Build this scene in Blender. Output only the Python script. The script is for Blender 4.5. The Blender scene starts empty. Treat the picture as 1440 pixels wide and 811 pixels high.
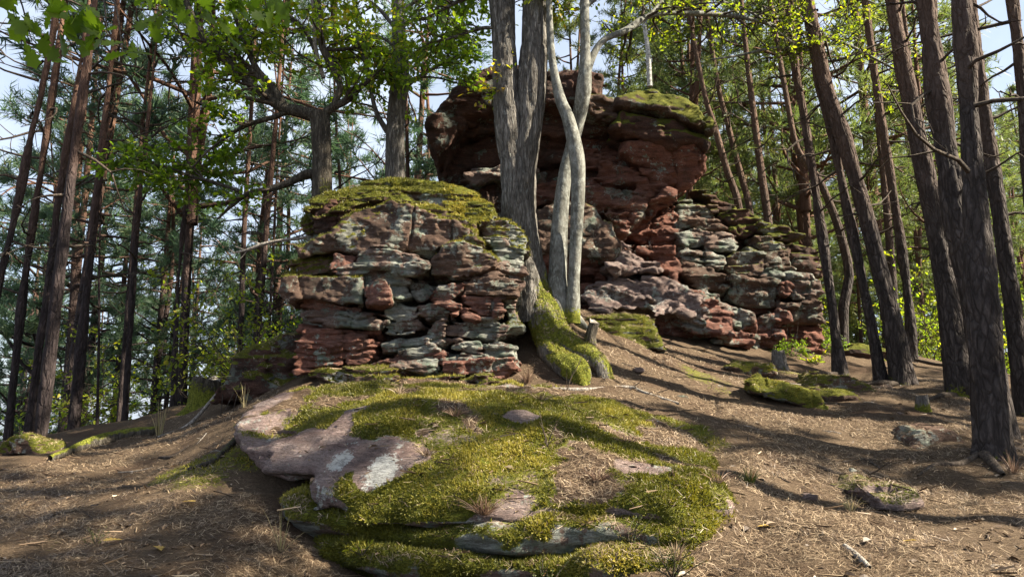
import bpy, math, random
import numpy as np
from mathutils import Vector
from mathutils.bvhtree import BVHTree

scene = bpy.context.scene
COL = scene.collection
random.seed(7)
rng = np.random.default_rng(7)
R = math.radians

# ------------------------------------------------------------------ camera, light, exposure
PITCH = R(10.0)
EYE = np.array([0.0, 0.0, 1.5])
FPX = 955.0
cam = bpy.data.cameras.new('camera')
cam.sensor_width = 36.0
cam.lens = FPX / 1440 * 36.0
cam.clip_start = 0.05
cam.clip_end = 2000
cam_o = bpy.data.objects.new('camera', cam)
COL.objects.link(cam_o)
cam_o.location = EYE
cam_o.rotation_euler = (math.pi / 2 + PITCH, 0, 0)
scene.camera = cam_o

SUN_EL, SUN_AZ = R(40), R(101)          # azimuth clockwise from +Y: right of the view, a little behind it
sun_dir = Vector((math.sin(SUN_AZ) * math.cos(SUN_EL), math.cos(SUN_AZ) * math.cos(SUN_EL), math.sin(SUN_EL)))
sl = bpy.data.lights.new('sun', 'SUN')
sl.energy = 5.0
sl.angle = R(0.5)
sl.color = (1.0, 0.90, 0.72)
so = bpy.data.objects.new('sun', sl)
COL.objects.link(so)
so.rotation_euler = sun_dir.to_track_quat('Z', 'Y').to_euler()

w = bpy.data.worlds.new('World')
scene.world = w
w.use_nodes = True
nt = w.node_tree
nt.nodes.clear()
sky = nt.nodes.new('ShaderNodeTexSky')
sky.sky_type = 'NISHITA'
sky.sun_disc = False
sky.sun_elevation = SUN_EL
sky.sun_rotation = SUN_AZ
sky.air_density = 1.0
sky.dust_density = 1.2
sky.ozone_density = 1.5
bg = nt.nodes.new('ShaderNodeBackground')
bg.inputs['Strength'].default_value = 0.05
wo = nt.nodes.new('ShaderNodeOutputWorld')
# cloud-like white added over the blue, standing in for an overexposed sky
tc = nt.nodes.new('ShaderNodeTexCoord')
cn = nt.nodes.new('ShaderNodeTexNoise'); cn.inputs['Scale'].default_value = 2.2; cn.inputs['Detail'].default_value = 6; cn.inputs['Roughness'].default_value = 0.6
cr = nt.nodes.new('ShaderNodeValToRGB')
cr.color_ramp.elements[0].position = 0.30; cr.color_ramp.elements[0].color = (0.25, 0.25, 0.25, 1)
cr.color_ramp.elements[1].position = 0.62; cr.color_ramp.elements[1].color = (0.9, 0.9, 0.9, 1)
cm = nt.nodes.new('ShaderNodeMix'); cm.data_type = 'RGBA'
nt.links.new(tc.outputs['Generated'], cn.inputs['Vector']); nt.links.new(cn.outputs['Fac'], cr.inputs[0]); nt.links.new(cr.outputs[0], cm.inputs[0])
nt.links.new(sky.outputs[0], cm.inputs[6]); cm.inputs[7].default_value = (4.2, 4.7, 5.6, 1)
nt.links.new(cm.outputs[2], bg.inputs[0])
nt.links.new(bg.outputs[0], wo.inputs[0])

vs = scene.view_settings
vs.view_transform = 'Standard'
vs.look = 'None'
vs.gamma = 1.0
vs.use_curve_mapping = False
vs.exposure = 2.2
scene.cycles.max_bounces = 6
scene.cycles.diffuse_bounces = 2
scene.cycles.transmission_bounces = 4
scene.cycles.transparent_max_bounces = 4


def at(px, py, Y):
    """A point of the photograph (1440 wide) at world distance Y."""
    v = (405.5 - py) / FPX
    dy = math.cos(PITCH) - v * math.sin(PITCH)
    dz = math.sin(PITCH) + v * math.cos(PITCH)
    return np.array([(px - 720) / FPX / dy * Y, Y, EYE[2] + dz / dy * Y])


# ------------------------------------------------------------------ numpy noise
def _h(ix, iy, iz, seed):
    h = (ix.astype(np.int64) * 374761393 + iy.astype(np.int64) * 668265263 + iz.astype(np.int64) * 1440662683 + seed * 974634777) & 0xFFFFFFFF
    h = ((h ^ (h >> 13)) * 1274126177) & 0xFFFFFFFF
    h = h ^ (h >> 16)
    return (h & 0xFFFF).astype(np.float32) / 32767.5 - 1.0


def noise(x, y, z, seed=0, lin=False):
    x, y, z = np.broadcast_arrays(x, y, z)
    x0, y0, z0 = np.floor(x), np.floor(y), np.floor(z)
    fx, fy, fz = (x - x0).astype(np.float32), (y - y0).astype(np.float32), (z - z0).astype(np.float32)
    if not lin:
        fx = fx * fx * (3 - 2 * fx); fy = fy * fy * (3 - 2 * fy); fz = fz * fz * (3 - 2 * fz)
    ix, iy, iz = x0.astype(np.int64), y0.astype(np.int64), z0.astype(np.int64)
    def lx(dy, dz):
        a = _h(ix, iy + dy, iz + dz, seed); b = _h(ix + 1, iy + dy, iz + dz, seed)
        return a + (b - a) * fx
    a = lx(0, 0); b = lx(1, 0); c = lx(0, 1); d = lx(1, 1)
    a = a + (b - a) * fy; c = c + (d - c) * fy
    return a + (c - a) * fz


def fbm(x, y, z, octs=3, seed=0, gain=0.5):
    s = 0; a = 1.0; f = 1.0
    for o in range(octs):
        s = s + a * noise(x * f, y * f, z * f, seed + o * 17)
        a *= gain; f *= 2.07
    return s


def sstep(a, b, x):
    t = np.clip((x - a) / (b - a), 0, 1)
    return t * t * (3 - 2 * t)


# ------------------------------------------------------------------ meshes and objects
def mesh_of(name, V, F, attrs=None, smooth=True, mat=None):
    """V (n,3); F an (m,3) or (m,4) array or a list of such arrays."""
    Fs = F if isinstance(F, list) else [F]
    Fs = [np.asarray(f, np.int32) for f in Fs if len(f)]
    me = bpy.data.meshes.new(name)
    V = np.asarray(V, np.float32)
    me.vertices.add(len(V))
    me.vertices.foreach_set('co', V.ravel())
    loops = np.concatenate([f.ravel() for f in Fs])
    sizes = np.concatenate([np.full(len(f), f.shape[1], np.int32) for f in Fs])
    starts = np.concatenate([[0], np.cumsum(sizes)[:-1]]).astype(np.int32)
    me.loops.add(len(loops))
    me.loops.foreach_set('vertex_index', loops)
    me.polygons.add(len(sizes))
    me.polygons.foreach_set('loop_start', starts)
    me.polygons.foreach_set('use_smooth', np.full(len(sizes), smooth, bool))
    for k, a in (attrs or {}).items():
        at_ = me.attributes.new(k, 'FLOAT', 'POINT')
        at_.data.foreach_set('value', np.asarray(a, np.float32))
    me.update(calc_edges=True)
    if mat:
        me.materials.append(mat)
    return me


def tag(o, label=None, cat=None, group=None, kind=None):
    if label: o['label'] = label
    if cat: o['category'] = cat
    if group: o['group'] = group
    if kind: o['kind'] = kind
    return o


def empty(name, loc, label, cat, group=None):
    o = bpy.data.objects.new(name, None)
    COL.objects.link(o)
    o.location = loc
    o.empty_display_size = 0.2
    return tag(o, label, cat, group)


def put(name, V, F, mat, parent=None, attrs=None, smooth=True, kind=None):
    """World-space vertices -> one object with its origin at its own middle, parented to a thing."""
    V = np.asarray(V, np.float64)
    c = V.mean(0)
    me = mesh_of(name, V - c, F, attrs, smooth, mat)
    o = bpy.data.objects.new(name, me)
    COL.objects.link(o)
    if parent is not None:
        o.parent = parent
        p = np.array(parent.location)
        if parent.parent is not None:
            p = p + np.array(parent.parent.location)
        o.location = c - p
    else:
        o.location = c
    if kind: o['kind'] = kind
    return o


def vnormals(V, F):
    F = np.asarray(F)
    a = V[F[:, 1]] - V[F[:, 0]]; b = V[F[:, 2]] - V[F[:, 0]]
    n = np.cross(a, b)
    if F.shape[1] == 4:
        n = np.cross(V[F[:, 2]] - V[F[:, 0]], V[F[:, 3]] - V[F[:, 1]])
    N = np.zeros_like(V)
    for k in range(F.shape[1]):
        np.add.at(N, F[:, k], n)
    return N / (np.linalg.norm(N, axis=1, keepdims=True) + 1e-12)


def surface_nets(f, org, h):
    nx, ny, nz = f.shape
    ins = f < 0
    cnt = np.zeros((nx - 1, ny - 1, nz - 1), np.int8)
    for i in (0, 1):
        for j in (0, 1):
            for k in (0, 1):
                cnt += ins[i:nx - 1 + i, j:ny - 1 + j, k:nz - 1 + k]
    mix = (cnt > 0) & (cnt < 8)
    C = np.argwhere(mix)
    if not len(C):
        return np.zeros((0, 3)), np.zeros((0, 4), int)
    idx = np.full(mix.shape, -1, np.int64)
    idx[mix] = np.arange(len(C))
    acc = np.zeros((len(C), 3)); n = np.zeros(len(C))
    corners = [(i, j, k) for i in (0, 1) for j in (0, 1) for k in (0, 1)]
    for a in corners:
        for ax in range(3):
            if a[ax] == 0:
                b = list(a); b[ax] = 1
                fa = f[C[:, 0] + a[0], C[:, 1] + a[1], C[:, 2] + a[2]]
                fb = f[C[:, 0] + b[0], C[:, 1] + b[1], C[:, 2] + b[2]]
                m = (fa < 0) != (fb < 0)
                t = np.where(m, fa / np.where(m, fa - fb, 1), 0)
                p = np.repeat(np.array([a], float), len(C), 0)
                p[:, ax] += t
                acc[m] += p[m]; n[m] += 1
    V = (C + acc / n[:, None]) * h + org
    Q = []
    for ax in range(3):
        sl0 = [slice(1, s - 1) for s in f.shape]; sl0[ax] = slice(0, f.shape[ax] - 1)
        sl1 = list(sl0); sl1[ax] = slice(1, f.shape[ax])
        A = ins[tuple(sl0)]; B = ins[tuple(sl1)]
        e = np.argwhere(A != B)
        if not len(e): continue
        fl = A[e[:, 0], e[:, 1], e[:, 2]]
        e = e + np.array([1 if k != ax else 0 for k in range(3)])
        u, v = (ax + 1) % 3, (ax + 2) % 3
        def g(du, dv):
            q = e.copy(); q[:, u] += du; q[:, v] += dv
            return idx[q[:, 0], q[:, 1], q[:, 2]]
        quad = np.stack([g(-1, -1), g(0, -1), g(0, 0), g(-1, 0)], 1)
        quad[~fl] = quad[~fl][:, ::-1]
        Q.append(quad)
    return V, np.concatenate(Q)


def poly_sdf(P, X, Z):
    P = np.asarray(P, float)
    X, Z = np.broadcast_arrays(X, Z)
    d = np.full(X.shape, 1e9); s = np.zeros(X.shape, bool)
    for i in range(len(P)):
        a, b = P[i], P[(i + 1) % len(P)]
        ex, ez = b - a
        wx, wz = X - a[0], Z - a[1]
        t = np.clip((wx * ex + wz * ez) / (ex * ex + ez * ez + 1e-12), 0, 1)
        d = np.minimum(d, (wx - ex * t) ** 2 + (wz - ez * t) ** 2)
        c = ((a[1] > Z) != (b[1] > Z)) & (X < (b[0] - a[0]) * (Z - a[1]) / (b[1] - a[1] + 1e-12) + a[0])
        s ^= c
    d = np.sqrt(d)
    return np.where(s, -d, d)


# ------------------------------------------------------------------ materials
def mat_new(name):
    m = bpy.data.materials.new(name)
    m.use_nodes = True
    t = m.node_tree
    t.nodes.clear()
    out = t.nodes.new('ShaderNodeOutputMaterial')
    return m, t, out


class NT:
    def __init__(s, t): s.t = t
    def n(s, typ, **kw):
        x = s.t.nodes.new(typ)
        for k, v in kw.items(): setattr(x, k, v)
        return x
    def l(s, a, b): s.t.links.new(a, b)
    def pos(s, scale):
        g = s.n('ShaderNodeNewGeometry')
        m = s.n('ShaderNodeMapping')
        m.inputs['Scale'].default_value = scale
        s.l(g.outputs['Position'], m.inputs['Vector'])
        return m.outputs[0]
    def noise(s, vec, sc, det=4, rough=0.55, dist=0.0):
        x = s.n('ShaderNodeTexNoise')
        x.inputs['Scale'].default_value = sc
        x.inputs['Detail'].default_value = det
        x.inputs['Roughness'].default_value = rough
        x.inputs['Distortion'].default_value = dist
        s.l(vec, x.inputs['Vector'])
        return x.outputs['Fac']
    def ramp(s, fac, stops, interp='LINEAR'):
        x = s.n('ShaderNodeValToRGB')
        x.color_ramp.interpolation = interp
        e = x.color_ramp.elements
        while len(e) < len(stops): e.new(0.5)
        for i, (p, c) in enumerate(stops):
            e[i].position = p
            e[i].color = (*c, 1) if len(c) == 3 else c
        s.l(fac, x.inputs[0])
        return x.outputs[0]
    def mix(s, fac, a, b, mode='MIX'):
        x = s.n('ShaderNodeMix', data_type='RGBA', blend_type=mode)
        for sock, val in ((x.inputs[0], fac), (x.inputs[6], a), (x.inputs[7], b)):
            if hasattr(val, 'links') or isinstance(val, bpy.types.NodeSocket): s.l(val, sock)
            elif isinstance(val, tuple): sock.default_value = (*val, 1)
            else: sock.default_value = val
        return x.outputs[2]
    def math(s, op, a, b=0.0, clamp=False):
        x = s.n('ShaderNodeMath', operation=op, use_clamp=clamp)
        for sock, val in ((x.inputs[0], a), (x.inputs[1], b)):
            if isinstance(val, bpy.types.NodeSocket): s.l(val, sock)
            else: sock.default_value = val
        return x.outputs[0]
    def attr(s, name):
        x = s.n('ShaderNodeAttribute')
        x.attribute_name = name
        return x.outputs['Fac']
    def bump(s, h, strength, dist, prev=None):
        x = s.n('ShaderNodeBump')
        x.inputs['Strength'].default_value = strength
        x.inputs['Distance'].default_value = dist
        s.l(h, x.inputs['Height'])
        if prev is not None: s.l(prev, x.inputs['Normal'])
        return x.outputs[0]
    def bsdf(s, col, rough, nrm=None, spec=0.3):
        x = s.n('ShaderNodeBsdfPrincipled')
        if isinstance(col, bpy.types.NodeSocket): s.l(col, x.inputs['Base Color'])
        else: x.inputs['Base Color'].default_value = (*col, 1)
        x.inputs['Roughness'].default_value = rough
        x.inputs['Specular IOR Level'].default_value = spec
        if nrm is not None: s.l(nrm, x.inputs['Normal'])
        return x.outputs[0]


MOSS_STOPS = [(0.25, (0.030, 0.038, 0.006)), (0.5, (0.105, 0.115, 0.014)), (0.75, (0.20, 0.19, 0.03))]


def rock_mat(name, cols, lichen, lcol=(0.36, 0.40, 0.36), dark=0.5, white=False):
    m, t, out = mat_new(name); q = NT(t)
    P = q.pos((1, 1, 1)); PS = q.pos((1.0, 1.0, 5.5))
    st = q.noise(PS, 2.2, 6, 0.6, 0.4)
    c = q.ramp(st, [(0.28, cols[0]), (0.45, cols[1]), (0.6, cols[2]), (0.75, cols[1])])
    gr = q.noise(P, 70, 3, 0.7)
    c = q.mix(0.55, c, q.ramp(gr, [(0.25, (0.35, 0.33, 0.32)), (0.75, (1.35, 1.3, 1.25))]), 'MULTIPLY')
    # lichen crust: irregular patches with speckled edges
    l1 = q.noise(P, 2.6, 8, 0.68)
    l2 = q.noise(P, 22, 4, 0.7)
    lm = q.math('ADD', l1, q.math('MULTIPLY', q.math('SUBTRACT', l2, 0.5), 0.35))
    lf = q.ramp(lm, [(0.62 - 0.26 * lichen, (0, 0, 0)), (0.66 - 0.26 * lichen, (1, 1, 1))])
    lc = q.mix(l2, tuple(v * 0.62 for v in lcol), tuple(min(1, v * 1.3) for v in lcol))
    lc = q.mix(q.ramp(q.noise(P, 6, 5), [(0.45, (0, 0, 0)), (0.62, (1, 1, 1))]), lc, tuple(v * f for v, f in zip(lcol, (0.5, 0.62, 0.55))))
    c = q.mix(q.math('MULTIPLY', lf, 0.9), c, lc)
    # dark algae streaks
    af = q.ramp(q.noise(q.pos((1.3, 1.3, 0.8)), 1.7, 6, 0.65), [(0.48, (0, 0, 0)), (0.66, (1, 1, 1))])
    c = q.mix(q.math('MULTIPLY', af, dark), c, (0.045, 0.042, 0.036))
    if white:
        sf = q.math('ADD', q.attr('soil'), q.math('MULTIPLY', q.math('SUBTRACT', q.noise(P, 24, 4, 0.7), 0.5), 0.8))
        c = q.mix(q.ramp(sf, [(0.35, (0, 0, 0)), (0.6, (1, 1, 1))]), c, q.mix(l2, (0.05, 0.032, 0.02), (0.15, 0.10, 0.062)))
        wm = q.math('ADD', q.attr('crust'), q.math('MULTIPLY', q.math('SUBTRACT', q.noise(P, 18, 8, 0.75), 0.5), 2.4))
        c = q.mix(q.ramp(wm, [(0.46, (0, 0, 0)), (0.52, (1, 1, 1))]), c, q.mix(l2, (0.30, 0.30, 0.28), (0.66, 0.66, 0.63)))
    # moss where the vertex attribute says it grows
    mn = q.noise(P, 45, 3, 0.7)
    ma = q.math('ADD', q.attr('moss'), q.math('MULTIPLY', q.math('SUBTRACT', mn, 0.5), 0.7))
    mf = q.ramp(ma, [(0.42, (0, 0, 0)), (0.56, (1, 1, 1))])
    mv = q.math('ADD', q.math('MULTIPLY', q.noise(P, 5, 4), 0.7), q.math('MULTIPLY', q.noise(P, 90, 2), 0.35))
    c = q.mix(mf, c, q.ramp(mv, MOSS_STOPS))
    b1 = q.bump(q.noise(P, 9, 8, 0.7), 0.8, 0.06)
    bed = q.math('ABSOLUTE', q.math('SUBTRACT', q.noise(q.pos((1, 1, 6)), 7, 7, 0.7, 0.3), 0.5))
    b2 = q.bump(q.ramp(bed, [(0.0, (0, 0, 0)), (0.10, (1, 1, 1))]), 0.75, 0.03, b1)
    c = q.mix(q.math('MULTIPLY', q.ramp(bed, [(0.0, (1, 1, 1)), (0.035, (0, 0, 0))]), 0.6), c, (0.03, 0.024, 0.02))
    b3 = q.bump(q.noise(P, 110, 3, 0.8), 0.7, 0.010, b2)
    q.l(q.bsdf(c, 0.92, b3, 0.15), out.inputs[0])
    return m


RED = [(0.090, 0.040, 0.031), (0.20, 0.092, 0.070), (0.29, 0.155, 0.120)]
BRN = [(0.070, 0.046, 0.036), (0.135, 0.086, 0.065), (0.20, 0.135, 0.105)]
PNK = [(0.15, 0.10, 0.092), (0.24, 0.175, 0.16), (0.31, 0.245, 0.225)]
GRY = [(0.085, 0.058, 0.048), (0.18, 0.125, 0.105), (0.26, 0.195, 0.165)]
M = {
    'r': rock_mat('red_sandstone', RED, 0.32, (0.33, 0.33, 0.29)),
    'R': rock_mat('deep_red_sandstone', [(0.095, 0.042, 0.032), (0.20, 0.088, 0.064), (0.28, 0.135, 0.102)], 0.10, dark=0.45),
    'g': rock_mat('lichened_sandstone', GRY, 0.60, (0.33, 0.345, 0.305)),
    'b': rock_mat('brown_sandstone', BRN, 0.36, (0.35, 0.36, 0.31)),
    'd': rock_mat('dark_sandstone', [(0.042, 0.023, 0.018), (0.095, 0.050, 0.038), (0.15, 0.080, 0.060)], 0.16, (0.25, 0.27, 0.23), dark=0.7),
    'p': rock_mat('pink_grey_sandstone', PNK, 0.16, (0.46, 0.46, 0.43), dark=0.3, white=True),
}


def ground_mat():
    m, t, out = mat_new('needle_covered_earth'); q = NT(t)
    P = q.pos((1, 1, 1))
    n1 = q.noise(P, 1.1, 6, 0.6)
    n2 = q.noise(q.pos((1, 2.2, 1)), 38, 4, 0.75, 1.5)
    c = q.ramp(n2, [(0.25, (0.022, 0.016, 0.011)), (0.5, (0.078, 0.054, 0.035)), (0.72, (0.19, 0.138, 0.09))])
    c = q.mix(q.ramp(n1, [(0.50, (0, 0, 0)), (0.66, (1, 1, 1))]), c, q.ramp(n2, [(0.3, (0.030, 0.020, 0.014)), (0.7, (0.10, 0.064, 0.042))]))
    mn = q.noise(P, 30, 4, 0.7)
    ma = q.math('ADD', q.attr('moss'), q.math('MULTIPLY', q.math('SUBTRACT', mn, 0.5), 0.9))
    mf = q.ramp(ma, [(0.45, (0, 0, 0)), (0.62, (1, 1, 1))])
    mv = q.math('ADD', q.math('MULTIPLY', q.noise(P, 5, 4), 0.6), q.math('MULTIPLY', q.noise(P, 80, 2), 0.4))
    c = q.mix(mf, c, q.ramp(mv, MOSS_STOPS))
    b1 = q.bump(q.noise(P, 7, 6, 0.6), 0.5, 0.06)
    b2 = q.bump(n2, 0.8, 0.025, b1)
    q.l(q.bsdf(c, 0.95, b2, 0.1), out.inputs[0])
    return m


def bark_mat(name, c0, c1, c2, vs_=14.0, stretch=0.16, top=None, bump=0.03, lich=0.0, plates=False, crack=0.6):
    m, t, out = mat_new(name); q = NT(t)
    P = q.pos((1, 1, stretch))
    n = q.noise(P, vs_, 7, 0.7, 0.5)
    if plates:
        vo = q.n('ShaderNodeTexVoronoi', feature='DISTANCE_TO_EDGE')
        vo.inputs['Scale'].default_value = vs_ * 1.3
        vv = q.n('ShaderNodeVectorMath', operation='ADD')
        nz = q.n('ShaderNodeTexNoise'); nz.inputs['Scale'].default_value = 9; nz.inputs['Detail'].default_value = 4
        q.l(P, nz.inputs['Vector'])
        sc = q.n('ShaderNodeVectorMath', operation='SCALE'); sc.inputs['Scale'].default_value = 0.12
        q.l(nz.outputs['Color'], sc.inputs[0]); q.l(P, vv.inputs[0]); q.l(sc.outputs[0], vv.inputs[1])
        q.l(vv.outputs[0], vo.inputs['Vector'])
        crk = q.ramp(vo.outputs['Distance'], [(0.0, (0, 0, 0)), (0.22, (1, 1, 1))])
    else:
        rg_ = q.math('ABSOLUTE', q.math('SUBTRACT', q.noise(P, vs_ * 1.5, 3, 0.55, 0.6), 0.5))
        crk = q.ramp(rg_, [(0.0, (0, 0, 0)), (0.11, (1, 1, 1))])
    c = q.ramp(n, [(0.3, c0), (0.5, c1), (0.68, c2)])
    c = q.mix(q.math('MULTIPLY', q.math('SUBTRACT', 1.0, crk), crack), c, tuple(v * 0.35 for v in c0))
    if lich:
        lf = q.ramp(q.noise(q.pos((1, 1, .4)), 26, 7, 0.75), [(0.62 - 0.2 * lich, (0, 0, 0)), (0.74 - 0.2 * lich, (1, 1, 1))])
        c = q.mix(q.math('MULTIPLY', lf, 0.5), c, (0.30, 0.315, 0.29))
    if top:
        g = q.n('ShaderNodeNewGeometry'); sp = q.n('ShaderNodeSeparateXYZ')
        q.l(g.outputs['Position'], sp.inputs[0])
        zz = q.math('ADD', sp.outputs[2], q.math('MULTIPLY', q.noise(q.pos((1, 1, 1)), 1.2), 3.0))
        f = q.math('MULTIPLY', q.math('SUBTRACT', zz, 5.5), 0.25, True)
        c = q.mix(q.math('MULTIPLY', f, 0.8), c, q.ramp(n, [(0.3, tuple(v * 0.5 for v in top)), (0.65, top)]))
    mf = q.math('ADD', q.attr('moss'), q.math('MULTIPLY', q.math('SUBTRACT', q.noise(q.pos((1, 1, 1)), 28, 4), 0.5), 0.8))
    c = q.mix(q.ramp(mf, [(0.45, (0, 0, 0)), (0.6, (1, 1, 1))]), c, q.ramp(q.noise(q.pos((1, 1, 1)), 40, 3), MOSS_STOPS))
    b = q.bump(q.math('MULTIPLY', crk, n), 0.9, bump)
    b = q.bump(q.noise(q.pos((1, 1, 0.5)), 90, 3), 0.4, 0.006, b)
    q.l(q.bsdf(c, 0.92, b, 0.15), out.inputs[0])
    return m


def leaf_mat(name, stops, trans=0.45, tcol=(1.5, 1.5, 0.5)):
    m, t, out = mat_new(name); q = NT(t)
    c = q.ramp(q.attr('v'), stops)
    d = q.bsdf(c, 0.5, None, 0.3)
    tr = q.n('ShaderNodeBsdfTranslucent')
    q.l(q.mix(1.0, c, tcol, 'MULTIPLY'), tr.inputs['Color'])
    mx = q.n('ShaderNodeMixShader')
    mx.inputs[0].default_value = trans
    q.l(d, mx.inputs[1]); q.l(tr.outputs[0], mx.inputs[2])
    q.l(mx.outputs[0], out.inputs[0])
    return m


GROUND_M = ground_mat()
OAK_M = bark_mat('oak_bark', (0.042, 0.037, 0.032), (0.135, 0.122, 0.107), (0.29, 0.27, 0.245), 16, 0.16, None, 0.035, 0.35)  # lightened colour, standing in for sun on the oak trunk
OAKD_M = bark_mat('dark_oak_bark', (0.030, 0.025, 0.020), (0.075, 0.064, 0.050), (0.14, 0.125, 0.10), 16, 0.2, None, 0.03, 0.1)
BEECH_M = bark_mat('beech_bark', (0.055, 0.054, 0.045), (0.115, 0.113, 0.098), (0.185, 0.182, 0.163), 5, 0.9, None, 0.006, 0.7, False, 0.25)
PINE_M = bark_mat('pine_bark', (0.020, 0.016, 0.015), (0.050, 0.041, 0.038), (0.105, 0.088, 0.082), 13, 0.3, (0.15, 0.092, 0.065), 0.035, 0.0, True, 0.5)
PINEFAR_M = bark_mat('far_pine_bark', (0.015, 0.012, 0.012), (0.034, 0.026, 0.026), (0.066, 0.050, 0.048), 13, 0.3, (0.16, 0.088, 0.058), 0.03, 0.0, True, 0.4)  # darker pine bark: shade of the backlit left trunks put into the colour
BIRCH_M = bark_mat('birch_bark', (0.10, 0.09, 0.085), (0.55, 0.54, 0.52), (0.7, 0.69, 0.66), 9, 2.5, None, 0.004)
DEAD_M = bark_mat('dead_wood', (0.10, 0.085, 0.07), (0.25, 0.22, 0.19), (0.42, 0.39, 0.35), 20, 0.5, None, 0.008)
TWIG_M = bark_mat('twig_bark', (0.030, 0.022, 0.018), (0.070, 0.055, 0.043), (0.12, 0.095, 0.08), 20, 0.5, None, 0.006)
OAKLEAF_M = leaf_mat('oak_leaf', [(0.0, (0.035, 0.062, 0.012)), (0.5, (0.085, 0.13, 0.018)), (0.85, (0.17, 0.19, 0.025)), (1.0, (0.26, 0.18, 0.03))], 0.55, (3.4, 3.5, 0.9))
LITLEAF_M = leaf_mat('bright_leaf', [(0.0, (0.06, 0.088, 0.013)), (0.6, (0.14, 0.17, 0.022)), (1.0, (0.26, 0.22, 0.03))], 0.55, (2.1, 2.2, 0.6))
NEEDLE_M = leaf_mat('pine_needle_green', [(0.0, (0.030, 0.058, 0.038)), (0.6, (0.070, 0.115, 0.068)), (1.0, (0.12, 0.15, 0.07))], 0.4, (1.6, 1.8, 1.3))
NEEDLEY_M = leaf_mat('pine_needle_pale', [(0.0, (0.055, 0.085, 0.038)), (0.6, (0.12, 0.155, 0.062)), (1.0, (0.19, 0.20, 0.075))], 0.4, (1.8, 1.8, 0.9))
LITTER_M = leaf_mat('fallen_needle', [(0.0, (0.045, 0.028, 0.018)), (0.5, (0.165, 0.112, 0.070)), (1.0, (0.44, 0.34, 0.225))], 0.05, (1, 1, 1))
MOSSB_M = leaf_mat('moss_frond', [(0.0, (0.042, 0.044, 0.008)), (0.5, (0.135, 0.132, 0.018)), (1.0, (0.30, 0.25, 0.055))], 0.3, (1.2, 1.2, 0.5))
GRASS_M = leaf_mat('dry_grass', [(0.0, (0.16, 0.15, 0.06)), (0.6, (0.36, 0.29, 0.16)), (1.0, (0.5, 0.42, 0.26))], 0.3, (1, 1, 0.8))
HEATH_M = leaf_mat('heather_sprig', [(0.0, (0.03, 0.045, 0.012)), (0.6, (0.07, 0.10, 0.02)), (1.0, (0.20, 0.10, 0.05))], 0.25, (1.2, 1.2, 0.6))
RUST_M = leaf_mat('rusty_heather', [(0.0, (0.085, 0.050, 0.033)), (0.6, (0.18, 0.11, 0.075)), (1.0, (0.30, 0.21, 0.14))], 0.2, (1, 1, 1))
YLEAF_M = leaf_mat('yellow_fallen_leaf', [(0.0, (0.42, 0.26, 0.06)), (1.0, (0.60, 0.42, 0.12))], 0.3, (1, 1, 0.6))
STUMP_M = bark_mat('stump_wood', (0.06, 0.052, 0.046), (0.15, 0.135, 0.12), (0.27, 0.25, 0.23), 18, 0.25, None, 0.02)


# ------------------------------------------------------------------ the ground surface as a function
GP = []
for px, py, Y in [(-150, 811, 3.9), (0, 811, 3.8), (150, 811, 3.75), (330, 811, 3.8), (1060, 811, 3.6), (1200, 811, 3.55), (1440, 811, 3.6), (1600, 811, 3.7),
                  (0, 700, 6.0), (60, 632, 9.0), (-100, 640, 9.0), (110, 605, 11.5), (200, 608, 10.6), (245, 575, 11.5), (300, 572, 10.0), (250, 720, 5.0), (380, 775, 4.3), (100, 760, 4.75), (250, 640, 7.2), (300, 610, 7.6), (335, 565, 9.0),
                  (1100, 745, 4.3), (1440, 742, 4.6), (1250, 700, 5.1), (1400, 648, 6.3), (1330, 620, 7.0), (1200, 640, 6.2), (1150, 665, 5.4), (1000, 575, 7.4), (900, 545, 8.0), (860, 520, 8.4),
                  (820, 475, 9.1), (790, 450, 9.4), (740, 552, 7.5), (640, 534, 7.7), (570, 528, 8.2), (430, 530, 8.3), (980, 495, 10.6), (1100, 505, 11.6), (1050, 545, 9.0), (1180, 527, 11.0), (1270, 533, 10.5), (1350, 556, 9.3), (1300, 505, 14.0), (1200, 488, 14.5), (1440, 590, 8.5), (1150, 575, 8.0), (930, 470, 11.4)]:
    GP.append(at(px, py, Y))
for px, py, Y, dz in [(950, 598, 6.4, -.02), (1020, 634, 5.75, -.05), (1046, 678, 4.95, -.07), (1030, 716, 4.5, -.06), (985, 738, 4.3, .0), (1075, 690, 4.9, .05), (1065, 735, 4.35, .10), (1010, 785, 4.0, .12), (940, 820, 3.75, .0), (860, 566, 7.0, .02), (760, 548, 7.25, .02), (640, 540, 7.3, .02), (520, 537, 7.25, .03), (480, 840, 4.2, 0), (600, 850, 3.95, 0), (760, 850, 3.8, 0), (850, 840, 3.75, 0), (430, 790, 4.5, 0), (600, 880, 3.4, 0)]:
    p = at(px, py, Y); p[2] -= dz; GP.append(p)
GP += [np.array(p, float) for p in [(-.8, 5.6, .75), (.4, 5.6, .8), (1.0, 5.2, .75), (-.3, 6.4, 1.2), (0, 0, 0), (-5, 0, -.3), (5, 0, 0), (-10, 14, .2), (-4.5, 15, .9), (-9, 20, -1.4), (-3, 20, 1.0), (-15, 30, -5), (-4, 30, -1.2), (-30, 30, -8), (2, 18, 3.2), (8, 22, 2.9), (5, 30, 3.0), (16, 30, 2.6), (14, 14, 1.5), (20, 6, 0), (-16, 6, -1.5), (10, 3, .2), (-6, 48, -4), (12, 50, 3), (-30, 55, -12), (35, 40, 2.5), (35, 12, 0), (-35, 8, -6), (0, -12, -1.5)]]
GP = np.array(GP)


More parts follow.
